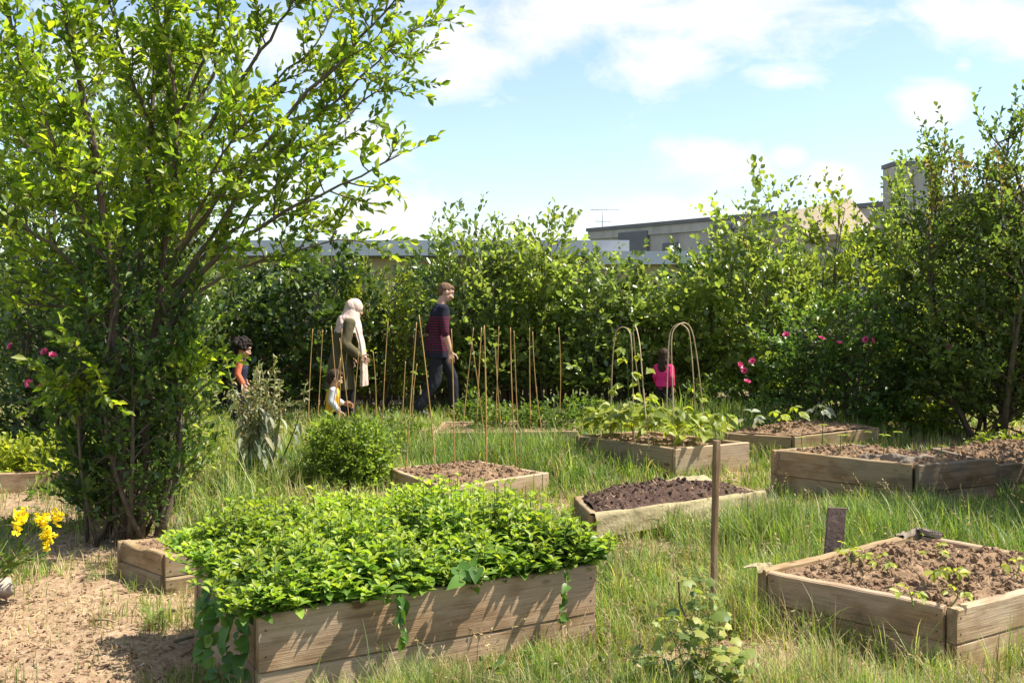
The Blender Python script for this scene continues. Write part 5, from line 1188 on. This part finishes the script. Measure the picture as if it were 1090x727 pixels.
# ------------------------------------------------------------------ people
def remesh(mb, name, mats, parent, voxel, noise=0.0, nscale=20, smooth=2, shift=None):
    o = mb.build('tmp', M['wire']); mo = o.modifiers.new('r', 'REMESH'); mo.mode = 'VOXEL'; mo.voxel_size = voxel; mo.use_smooth_shade = True
    if smooth:
        ms = o.modifiers.new('s', 'SMOOTH'); ms.iterations = smooth; ms.factor = .5
    dg = bpy.context.evaluated_depsgraph_get(); me = bpy.data.meshes.new_from_object(o.evaluated_get(dg))
    bpy.data.objects.remove(o)
    me.name = name; me.materials.clear()
    for m in (mats if isinstance(mats, list) else [mats]): me.materials.append(m)
    n = len(me.vertices); V = np.zeros(n * 3, np.float32); me.vertices.foreach_get('co', V); V = V.reshape(-1, 3)
    if noise:
        Nn = np.zeros(n * 3, np.float32); me.vertices.foreach_get('normal', Nn); Nn = Nn.reshape(-1, 3)
        f = fbm(V[:, 0] * nscale + V[:, 2] * nscale * .35, V[:, 1] * nscale - V[:, 2] * nscale * .3, 7, 3) - .5
        V = V + Nn * (f * 2 * noise)[:, None]; me.vertices.foreach_set('co', V.astype(np.float32).ravel())
    me.polygons.foreach_set('material_index', np.zeros(len(me.polygons), np.int32)); me.polygons.foreach_set('use_smooth', np.ones(len(me.polygons), bool)); me.update()
    no = bpy.data.objects.new(name, me); col.objects.link(no); no.parent = parent
    return no

def ellring(c, rx, ry, n=28, R=None, fold=0, nf=9, seed=0):
    th = np.linspace(0, 2 * PI, n, endpoint=False); k = 1 + fold * np.sin(th * nf + seed) 
    P = np.stack([rx * k * np.cos(th), ry * k * np.sin(th), 0 * th], -1)
    if R is not None: P = P @ np.asarray(R).T
    return P + np.asarray(c, float)

def RY(a): c, s = math.cos(a), math.sin(a); return np.array([[c, 0, s], [0, 1, 0], [-s, 0, c]])
M['skin'] = flat_mat('skin', (.52, .31, .22), .55, .06, .3, 30, .05)
M['skin_olive'] = flat_mat('olive_skin', (.44, .25, .16), .55, .06, .3, 30, .05)
M['lip'] = flat_mat('lips', (.4, .16, .13), .5, .05)
M['eye_white'] = flat_mat('eye_white', (.7, .68, .65), .3, .02); M['iris'] = flat_mat('dark_iris', (.03, .02, .015), .2, .02)

def head_shapes(mb, R, c, k):
    def P(x, y, z): return R @ (np.array([x, y, z]) * k) + c
    def E(p, r, rr=None): mb.ellipsoid(P(*p), np.array(r) * k, R if rr is None else R @ rr, nu=20, nv=14)
    E((-.012, 0, .028), (.096, .075, .095)); E((.02, 0, -.04), (.072, .062, .075)); E((.045, 0, -.078), (.038, .036, .03)); E((.072, 0, .045), (.022, .052, .02))
    mb.capsule(P(.088, 0, .018), P(.106, 0, -.022), .008 * k, .0115 * k); E((.096, .012, -.026), (.011, .009, .009)); E((.096, -.012, -.026), (.011, .009, .009))
    E((.066, .04, -.02), (.026, .022, .024)); E((.066, -.04, -.02), (.026, .022, .024)); E((.08, 0, -.052), (.016, .024, .012))
    for s in (-1, 1):
        E((-.008, s * .077, .0), (.019, .009, .031)); E((-.012, s * .081, .008), (.014, .008, .022))

def face_parts(par, R, c, k, brow):
    for s in (-1, 1):
        p = R @ (np.array([.078, s * .031, .012]) * k) + c
        mb = MB(); mb.ellipsoid((0, 0, 0), (.0125 * k,) * 3, nu=14, nv=10); e = mb.build('eye', M['eye_white'], par); e.location = p
        mb = MB(); mb.ellipsoid((.0078 * k, 0, 0), np.array([.006, .0062, .0062]) * k, nu=12, nv=8); mb.V[0] = mb.V[0] @ R.T; mb.build('iris', M['iris'], e)
        mb = MB(); pts = [R @ (np.array([.087 - .006 * abs(t_), s * (.031 + .017 * t_), .034 + .004 * (1 - t_ * t_)]) * k) + c for t_ in (-1, -.4, .3, 1)]
        mb.tube(pts, np.array([.002, .0042, .004, .0018]) * (k if k < 1.01 else .6 * k), 6); mb.build('eyebrow', brow, par)
    mb = MB()
    for z, r in ((-.047, .0045), (-.056, .0055)):
        mb.tube([R @ (np.array([.086 + .009 * (1 - t_ * t_), .022 * t_, z + .002 * t_ * t_]) * k) + c for t_ in (-1, -.5, 0, .5, 1)], np.array([.4, .9, 1, .9, .4]) * r * k, 8)
    mb.build('lips', M['lip'], par)

def hand_shapes(mb, wrist, d, thumb_dir, k, curl=.5):
    """palm, four unequal bent fingers, thumb from the side near the wrist. d: wrist to knuckles, thumb_dir: side of the thumb"""
    d = np.asarray(d, float); d /= np.linalg.norm(d); tdir = np.asarray(thumb_dir, float); tdir -= d * (tdir @ d); tdir /= np.linalg.norm(tdir); n = np.cross(d, tdir)
    w = np.asarray(wrist, float)
    for s in (-.030, -.011, .010, .030): mb.capsule(w + d * .012 * k + tdir * s * .6 * k, w + d * .088 * k + tdir * s * k, .015 * k, .0125 * k, sides=10)
    for s, L_ in ((.034, .072), (.0115, .082), (-.0115, .076), (-.034, .058)):
        b = w + d * .088 * k + tdir * s * k; sp = tdir * s * 1.6
        p1 = b + (d * math.cos(curl * .6) + n * math.sin(curl * .6) + sp) * L_ * .48 * k; p2 = p1 + (d * math.cos(curl * 1.5) + n * math.sin(curl * 1.5) + sp) * L_ * .32 * k; p3 = p2 + (d * math.cos(curl * 2.2) + n * math.sin(curl * 2.2)) * L_ * .25 * k
        mb.capsule(b, p1, .0095 * k, .0088 * k, sides=10); mb.capsule(p1, p2, .0088 * k, .008 * k, sides=10); mb.capsule(p2, p3, .008 * k, .007 * k, sides=10)
    b = w + d * .026 * k + tdir * .026 * k; p1 = b + (d * .6 + tdir * .8 + n * .15) * .042 * k; p2 = p1 + (d * .85 + tdir * .35 + n * .35) * .034 * k; p3 = p2 + (d * .9 + n * .4) * .022 * k
    mb.capsule(b, p1, .0135 * k, .011 * k, sides=10); mb.capsule(p1, p2, .0105 * k, .0095 * k, sides=10); mb.capsule(p2, p3, .0095 * k, .008 * k, sides=10)

def rings_body(spec, R0=None):
    return [ellring(c, rx, ry) for (c, rx, ry) in spec]

class Fig:
    """a standing or walking figure facing local +x; k = height / 1.75 m, joints in metres of a 1.75 m adult"""
    def __init__(s, label, loc, rz, k, J, skin, cat='person', headk=1.0):
        s.root = empty('person', loc, rz); tag(s.root, label, cat); s.k = k; s.J = {n: np.array(v, float) * k for n, v in J.items()}; s.hk = k * headk; s.skin = skin
    def torso(s, mb, fat=0.0, z0='pelvis', bust=1.0):
        J, k = s.J, s.k; pl, ch, nk = J['pelvis'], J['chest'], J['neck']
        f = fat
        L_ = [(pl + [0, 0, -.09 * k], .095 * k + f, .135 * k + f), (pl, .118 * k + f, .165 * k + f), (pl * .6 + ch * .4, .104 * k + f, .150 * k + f), (pl * .25 + ch * .75, .118 * k + f, .168 * k + f), (ch, .122 * k * bust + f, .182 * k + f), (ch * .5 + nk * .5, .105 * k + f, .178 * k + f), (ch * .15 + nk * .85, .075 * k + f, .115 * k + f), (nk + [0, 0, .0], .058 * k + f * .4, .062 * k + f * .4)]
        mb.loft([ellring(*a) for a in L_])
    def limb(s, mb, a, b, c, r, fat=0, ends=(0, 0)):
        J, k = s.J, s.k; A, B, C = J[a], J[b], J[c]
        mb.capsule(A, B, r[0] * k + fat, r[1] * k + fat); mb.capsule(B, B + (C - B) * .35, r[1] * k + fat, r[2] * k + fat); mb.capsule(B + (C - B) * .35, C, r[2] * k + fat, r[3] * k + fat)
    def body(s, R, curlL=.5, curlR=.5, tdir=(1, 0, 0), voxel=.0045):
        mb = MB(); J, k = s.J, s.k
        s.torso(mb)
        for sd in 'lr':
            s.limb(mb, 'sh_' + sd, 'el_' + sd, 'wr_' + sd, (.052, .041, .039, .026)); s.limb(mb, 'hip_' + sd, 'kn_' + sd, 'an_' + sd, (.088, .058, .056, .037))
            mb.capsule(J['chest'] * .4 + J['neck'] * .6, J['sh_' + sd], .055 * k, .054 * k)
            an = J['an_' + sd]; toe = J['toe_' + sd]; mb.capsule(an + [0, 0, -.03 * k], toe, .036 * k, .026 * k)
            d = J['wr_' + sd] - J['el_' + sd]; d = d / np.linalg.norm(d); hd = np.array(J['hd_' + sd]) if 'hd_' + sd in J else d
            td = np.array(tdir, float); sg = 1 if sd == 'l' else -1
            hand_shapes(mb, J['wr_' + sd], hd, td + np.array([0, -sg * .15, 0]), s.hk if s.k < .8 else k, curl=(curlL if sd == 'l' else -curlR))
        hc = J['head']; mb.capsule(J['neck'] - [0, 0, .03 * k], hc + R @ (np.array([-.02, 0, -.03]) * s.hk), .058 * k, .054 * k)
        head_shapes(mb, R, hc, s.hk)
        return remesh(mb, 'body', s.skin, s.root, voxel, smooth=1)
    def sleeve(s, mb, sd, upto, fat):
        J, k = s.J, s.k; A, B, C = J['sh_' + sd], J['el_' + sd], J['wr_' + sd]
        mb.capsule(J['chest'] * .4 + J['neck'] * .6, A, .057 * k + fat, .056 * k + fat)
        mb.capsule(A, B, .054 * k + fat, .044 * k + fat)
        if upto > 0: mb.capsule(B, B + (C - B) * upto, .044 * k + fat, .037 * k + fat * .9)
    def shoes(s, mat):
        for sd in 'lr':
            mb = MB(); an, toe, k = s.J['an_' + sd], s.J['toe_' + sd], s.k; d = toe - an; d[2] = 0; d = d / (np.linalg.norm(d) + 1e-6)
            f = an + np.array([0, 0, -.04 * k]); mb.capsule(f - d * .035 * k, f + (toe - f) * .45, .045 * k, .043 * k); mb.capsule(f + (toe - f) * .45, toe, .043 * k, .034 * k); mb.capsule(an, f, .044 * k, .045 * k)
            remesh(mb, 'shoe', mat, s.root, .007)

def stripe_mat(name, base, stripe, z0, z1, period):
    m, t, N, L = nt(name); tc = N.new('ShaderNodeTexCoord'); sp = N.new('ShaderNodeSeparateXYZ'); L.new(tc.outputs['Object'], sp.inputs[0])
    nzn = N.new('ShaderNodeTexNoise'); nzn.inputs['Scale'].default_value = 9; L.new(tc.outputs['Object'], nzn.inputs['Vector'])
    def mth(op, a, b):
        n = N.new('ShaderNodeMath'); n.operation = op
        for i, v in enumerate((a, b)):
            if isinstance(v, (int, float)): n.inputs[i].default_value = v
            else: L.new(v, n.inputs[i])
        return n.outputs[0]
    z = mth('ADD', sp.outputs['Z'], mth('MULTIPLY', nzn.outputs['Fac'], .012))
    st = mth('LESS_THAN', mth('FRACT', mth('DIVIDE', z, period), 0), .36)
    st = mth('MULTIPLY', st, mth('MULTIPLY', mth('GREATER_THAN', z, z0), mth('LESS_THAN', z, z1)))
    mx = N.new('ShaderNodeMix'); mx.data_type = 'RGBA'; L.new(st, mx.inputs[0]); mx.inputs['A'].default_value = (*base, 1); mx.inputs['B'].default_value = (*stripe, 1)
    p = N.new('ShaderNodeBsdfPrincipled'); p.inputs['Roughness'].default_value = .9; p.inputs['Specular IOR Level'].default_value = .15; L.new(mx.outputs['Result'], p.inputs['Base Color'])
    o = N.new('ShaderNodeOutputMaterial'); L.new(p.outputs[0], o.inputs[0]); return m
M['jean'] = flat_mat('dark_denim', (.02, .022, .028), .85, .3, .2, 30)
M['dark_cloth'] = flat_mat('dark_cloth', (.02, .02, .024), .85, .2, .2, 30)
M['shoe'] = flat_mat('dark_shoe', (.03, .027, .025), .6, .2)
M['hair_brown'] = flat_mat('light_brown_hair', (.14, .085, .05), .75, .35, .15, 90, .25); M['hair_black'] = flat_mat('black_hair', (.016, .012, .01), .7, .4, .15, 80, .25); M['hair_dark'] = flat_mat('dark_brown_hair', (.04, .024, .016), .7, .4, .15, 80, .25)

# --- the man: striding to the right of the picture and a little away, head bowed
def man():
    J = dict(pelvis=(0, 0, .93), chest=(.03, 0, 1.27), neck=(.05, 0, 1.46), head=(.115, 0, 1.60), sh_l=(.05, .19, 1.40), sh_r=(.05, -.19, 1.40),
             el_l=(-.06, .25, 1.13), wr_l=(.02, .26, .89), el_r=(.06, -.24, 1.11), wr_r=(.13, -.25, .86), hip_l=(.02, .09, .90), hip_r=(-.02, -.09, .90),
             kn_l=(.22, .10, .51), an_l=(.25, .10, .11), toe_l=(.42, .10, .04), kn_r=(-.04, -.09, .48), an_r=(-.25, -.09, .15), toe_r=(-.12, -.09, .03), hd_l=(.1, 0, -1), hd_r=(.12, .02, -1))
    f = Fig('walking man in a navy and red striped sweater and dark jeans, head bowed', (-.96, 12.6, 0), .25, 1.0, J, M['skin']); R = RY(.38) 
    f.body(R); face_parts(f.root, R, f.J['head'], f.hk, M['hair_brown'])
    mb = MB(); f.torso(mb, .013); p = f.J['pelvis']; mb.loft([ellring(p + [0, 0, -.15], .15, .205), ellring(p + [0, 0, -.05], .15, .203), ellring(p + [0, 0, .06], .14, .19), ellring(p + [0, 0, .12], .12, .165)]); f.sleeve(mb, 'l', .12, .010); f.sleeve(mb, 'r', .12, .010)
    remesh(mb, 'sweater', stripe_mat('striped_knit', (.02, .02, .034), (.17, .014, .03), .86, 1.32, .034), f.root, .008, .009, 13)
    mb = MB()
    for sd in 'lr': f.limb(mb, 'hip_' + sd, 'kn_' + sd, 'an_' + sd, (.092, .066, .062, .056), .008)
    p = f.J['pelvis']; mb.loft([ellring(p + [0, 0, -.13], .10, .15), ellring(p + [0, 0, -.06], .125, .172), ellring(p + [0, 0, .05], .125, .172), ellring(p + [0, 0, .1], .112, .158)])
    remesh(mb, 'trousers', M['jean'], f.root, .009, .010, 12)
    mb = MB(); c = f.J['head']; mb.ellipsoid(c + R @ np.array([-.022, 0, .045]), (.094, .080, .088), R); mb.ellipsoid(c + R @ np.array([-.06, 0, .0]), (.052, .068, .07), R); mb.ellipsoid(c + R @ np.array([.03, 0, .085]), (.055, .06, .04), R)
    remesh(mb, 'hair', M['hair_brown'], f.root, .005, .005, 60, 1); f.shoes(M['shoe'])
man()

# --- the woman: long olive coat, pale pink headscarf, bending slightly, reaching down towards the toddler
M['olive'] = flat_mat('olive_cotton', (.085, .073, .04), .9, .18, .15, 14); M['scarf'] = flat_mat('pale_pink_scarf', (.55, .41, .345), .9, .06, .15, 14)
def woman():
    J = dict(pelvis=(-.04, 0, .93), chest=(.02, 0, 1.26), neck=(.07, 0, 1.45), head=(.15, 0, 1.575), sh_l=(.05, .17, 1.39), sh_r=(.05, -.17, 1.39),
             el_l=(.0, .22, 1.12), wr_l=(.1, .2, .92), el_r=(-.02, -.25, 1.12), wr_r=(.16, -.30, .95), hip_l=(-.03, .09, .9), hip_r=(-.05, -.09, .9),
             kn_l=(.10, .09, .5), an_l=(.10, .09, .1), toe_l=(.27, .09, .04), kn_r=(.0, -.09, .5), an_r=(-.08, -.09, .1), toe_r=(.09, -.09, .04), hd_l=(.3, 0, -1), hd_r=(.8, -.2, -.45))
    k = .885; f = Fig('woman in a pale pink headscarf and long olive coat, bending and reaching out', (-2.03, 11.9, 0), .3, k, J, M['skin_olive']); R = RY(.30)
    f.body(R, tdir=(.3, 0, 1)); face_parts(f.root, R, f.J['head'], f.hk, M['hair_dark'])
    mb = MB(); ch, nk, pl = f.J['chest'], f.J['neck'], f.J['pelvis']
    rings = []
    for (dx, z, rx, ry, fo) in [(-.06, .50, .205, .22, .06), (-.055, .56, .2, .22, .05), (-.05, .68, .185, .21, .035), (-.05, .86, .168, .2, .02), (-.02, 1.02, .150, .186, .015), (.0, 1.16, .155, .19, .01), (.02, 1.27, .15, .195, 0), (.045, 1.36, .125, .185, 0), (.06, 1.43, .09, .12, 0), (.07, 1.46, .07, .08, 0)]:
        rings.append(ellring((dx * k, 0, z * k), rx * k, ry * k, 40, None, fo, 9, z * 2))
    mb.loft(rings); f.sleeve(mb, 'l', .92, .022); f.sleeve(mb, 'r', .92, .022); remesh(mb, 'coat', M['olive'], f.root, .009, .014, 10)
    c = f.J['head']
    mb = MB(); mb.ellipsoid(c + R @ np.array([-.025, 0, .028]), (.108, .092, .106), R); mb.ellipsoid(c + R @ np.array([-.04, 0, -.06]), (.095, .09, .10), R); mb.ellipsoid(nk + [-.01, 0, .0], (.125, .135, .075)); mb.ellipsoid(nk + [-.1, 0, -.09], (.06, .13, .14)); mb.ellipsoid(nk + [-.115, -.05, -.2], (.04, .085, .13)); mb.ellipsoid(nk + [.03, -.07, -.1], (.085, .075, .13))
    mb.capsule(c + R @ np.array([.025, .0, -.1]), nk + [.06, 0, 0], .06, .075)
    mb.loft([ellring(nk + [-.01, 0, -.16], .17, .2, 36, None, .06, 7), ellring(nk + [-.005, 0, -.08], .155, .175, 36, None, .05, 7, .4), ellring(nk + [.0, 0, .0], .125, .13, 36, None, .03, 7, .8), ellring(c * .5 + nk * .5 + [-.01, 0, .02], .105, .1, 36, None, .02, 7), ellring(c + [-.04, 0, .0], .085, .088, 36)])
    pts = [nk + [.07, -.09, -.07], nk + [.13, -.13, -.28], nk + [.155, -.14, -.52], nk + [.16, -.14, -.80]]
    tl = np.linspace(0, 3, 14); mb.loft([ellring([np.interp(t_, range(4), [p_[c_] for p_ in pts]) for c_ in range(3)], .030 + .004 * math.sin(t_ * 5), .078 + .015 * t_ / 3, 32, rotz(-.5), .16, 6, t_ * .8) for t_ in tl[::-1]])
    remesh(mb, 'headscarf', M['scarf'], f.root, .006, .012, 13, 1)
    mb = MB()
    for sd in 'lr': f.limb(mb, 'hip_' + sd, 'kn_' + sd, 'an_' + sd, (.088, .068, .064, .056), .008)
    remesh(mb, 'trousers', M['dark_cloth'], f.root, .010); f.shoes(M['shoe'])
woman()

def child(label, loc, rz, H, pitch, arms, hair, top, sleeve, trousers, skin, vest=None, long_hair=False, curls=False, legs=None, sleeve_len=.85):
    k = H / 1.62     # children: bigger head, shorter legs
    J = dict(pelvis=(0, 0, .80), chest=(.02, 0, 1.07), neck=(.03, 0, 1.24), head=(.06, 0, 1.40), sh_l=(.02, .155, 1.18), sh_r=(.02, -.155, 1.18), hip_l=(0, .08, .77), hip_r=(0, -.08, .77),
             kn_l=(.08, .08, .44), an_l=(.06, .08, .11), toe_l=(.20, .08, .045), kn_r=(.0, -.08, .44), an_r=(-.12, -.08, .11), toe_r=(.03, -.08, .04))
    J.update(arms)
    f = Fig(label, loc, rz, k, J, skin, 'child', 1.38); R = RY(pitch); f.body(R, voxel=.004); face_parts(f.root, R, f.J['head'], f.hk, hair)
    c = f.J['head']; hk = f.hk
    mb = MB(); f.torso(mb, .010); remesh(mb, 'vest' if vest else 'shirt', vest or top, f.root, .007, .004, 22)
    for sd in 'lr':
        mb = MB(); f.sleeve(mb, sd, sleeve_len, .012 if not vest else .006); remesh(mb, 'sleeve', sleeve, f.root, .006, .003, 26)
    mb = MB()
    for sd in 'lr': f.limb(mb, 'hip_' + sd, 'kn_' + sd, 'an_' + sd, (.088, .066, .062, .056), .006)
    p = f.J['pelvis']; mb.loft([ellring(p + [0, 0, -.11 * k], .10 * k, .15 * k), ellring(p + [0, 0, -.04 * k], .128 * k, .178 * k), ellring(p + [0, 0, .06 * k], .124 * k, .17 * k)])
    remesh(mb, 'trousers', trousers, f.root, .007, .004, 20); f.shoes(M['shoe'])
    mb = MB(); E = lambda p_, r_: mb.ellipsoid(c + R @ (np.array(p_) * hk), np.array(r_) * hk, R)
    E((-.022, 0, .048), (.104, .086, .094)); E((-.065, 0, -.005), (.055, .074, .085)); E((.045, 0, .088), (.05, .062, .036))
    if long_hair: E((-.07, 0, -.08), (.05, .08, .11)); E((-.075, 0, -.16), (.04, .075, .09)); E((0, .072, -.03), (.05, .022, .09)); E((0, -.072, -.03), (.05, .022, .09))
    if curls:
        r = np.random.default_rng(int(H * 100))
        for i in range(90):
            v = rdir(1, r)[0]; v[2] = abs(v[2]) * 1.1 - .25
            if v[0] > .45 and v[2] < .5: continue
            q = np.array([-.02, 0, .045]) + v * np.array([.118, .104, .112]); mb.ellipsoid(c + R @ (q * hk), np.array([.026, .026, .026]) * hk * (.7 + .6 * r.random()), nu=8, nv=6)
    else: E((.0, .066, .01), (.05, .018, .05)); E((.0, -.066, .01), (.05, .018, .05))
    remesh(mb, 'hair', hair, f.root, .005, .006, 55, 1)
    return f
hang = lambda fx: dict(el_l=(.0, .20, .98), wr_l=(fx, .20, .80), el_r=(.0, -.20, .98), wr_r=(fx, -.20, .80), hd_l=(.1, 0, -1), hd_r=(.15, 0, -1))
M['orange'] = flat_mat('coral_sleeve', (.62, .16, .08), .9, .1, .15); M['navy'] = flat_mat('navy_vest', (.03, .03, .055), .85, .2, .2); M['mustard'] = flat_mat('orange_yellow_shirt', (.66, .36, .03), .9, .08, .15)
M['pale_sleeve'] = flat_mat('grey_white_sleeve', (.5, .49, .5), .9, .08, .15); M['pink'] = flat_mat('bright_pink_jersey', (.66, .035, .17), .9, .1, .15)
child('boy with black curly hair, coral sleeves and navy body warmer, behind the silver kale', (-3.19, 11.5, 0), .15, 1.09, .35, hang(.10), M['hair_black'], M['orange'], M['orange'], M['dark_cloth'], M['skin_olive'], vest=M['navy'], curls=True)
child('toddler in an orange yellow shirt with pale sleeves and dark bobbed hair', (-1.83, 10.0, 0), .2, .84, .30, dict(el_l=(.05, .20, .99), wr_l=(.22, .16, .9), el_r=(-.02, -.21, .98), wr_r=(.12, -.19, .80), hd_l=(1, 0, -.2), hd_r=(.2, 0, -1)), M['hair_dark'], M['mustard'], M['pale_sleeve'], M['dark_cloth'], M['skin_olive'])
child('girl in a bright pink top and dark trousers with long dark hair, walking away', (1.88, 12.2, 0), 1.05, .93, .15, dict(el_l=(.05, .21, .98), wr_l=(.16, .2, .82), el_r=(-.08, -.21, .98), wr_r=(-.04, -.22, .79), hd_l=(.3, 0, -1), hd_r=(.1, 0, -1)), M['hair_dark'], M['pink'], M['pink'], M['dark_cloth'], M['skin_olive'], long_hair=True)
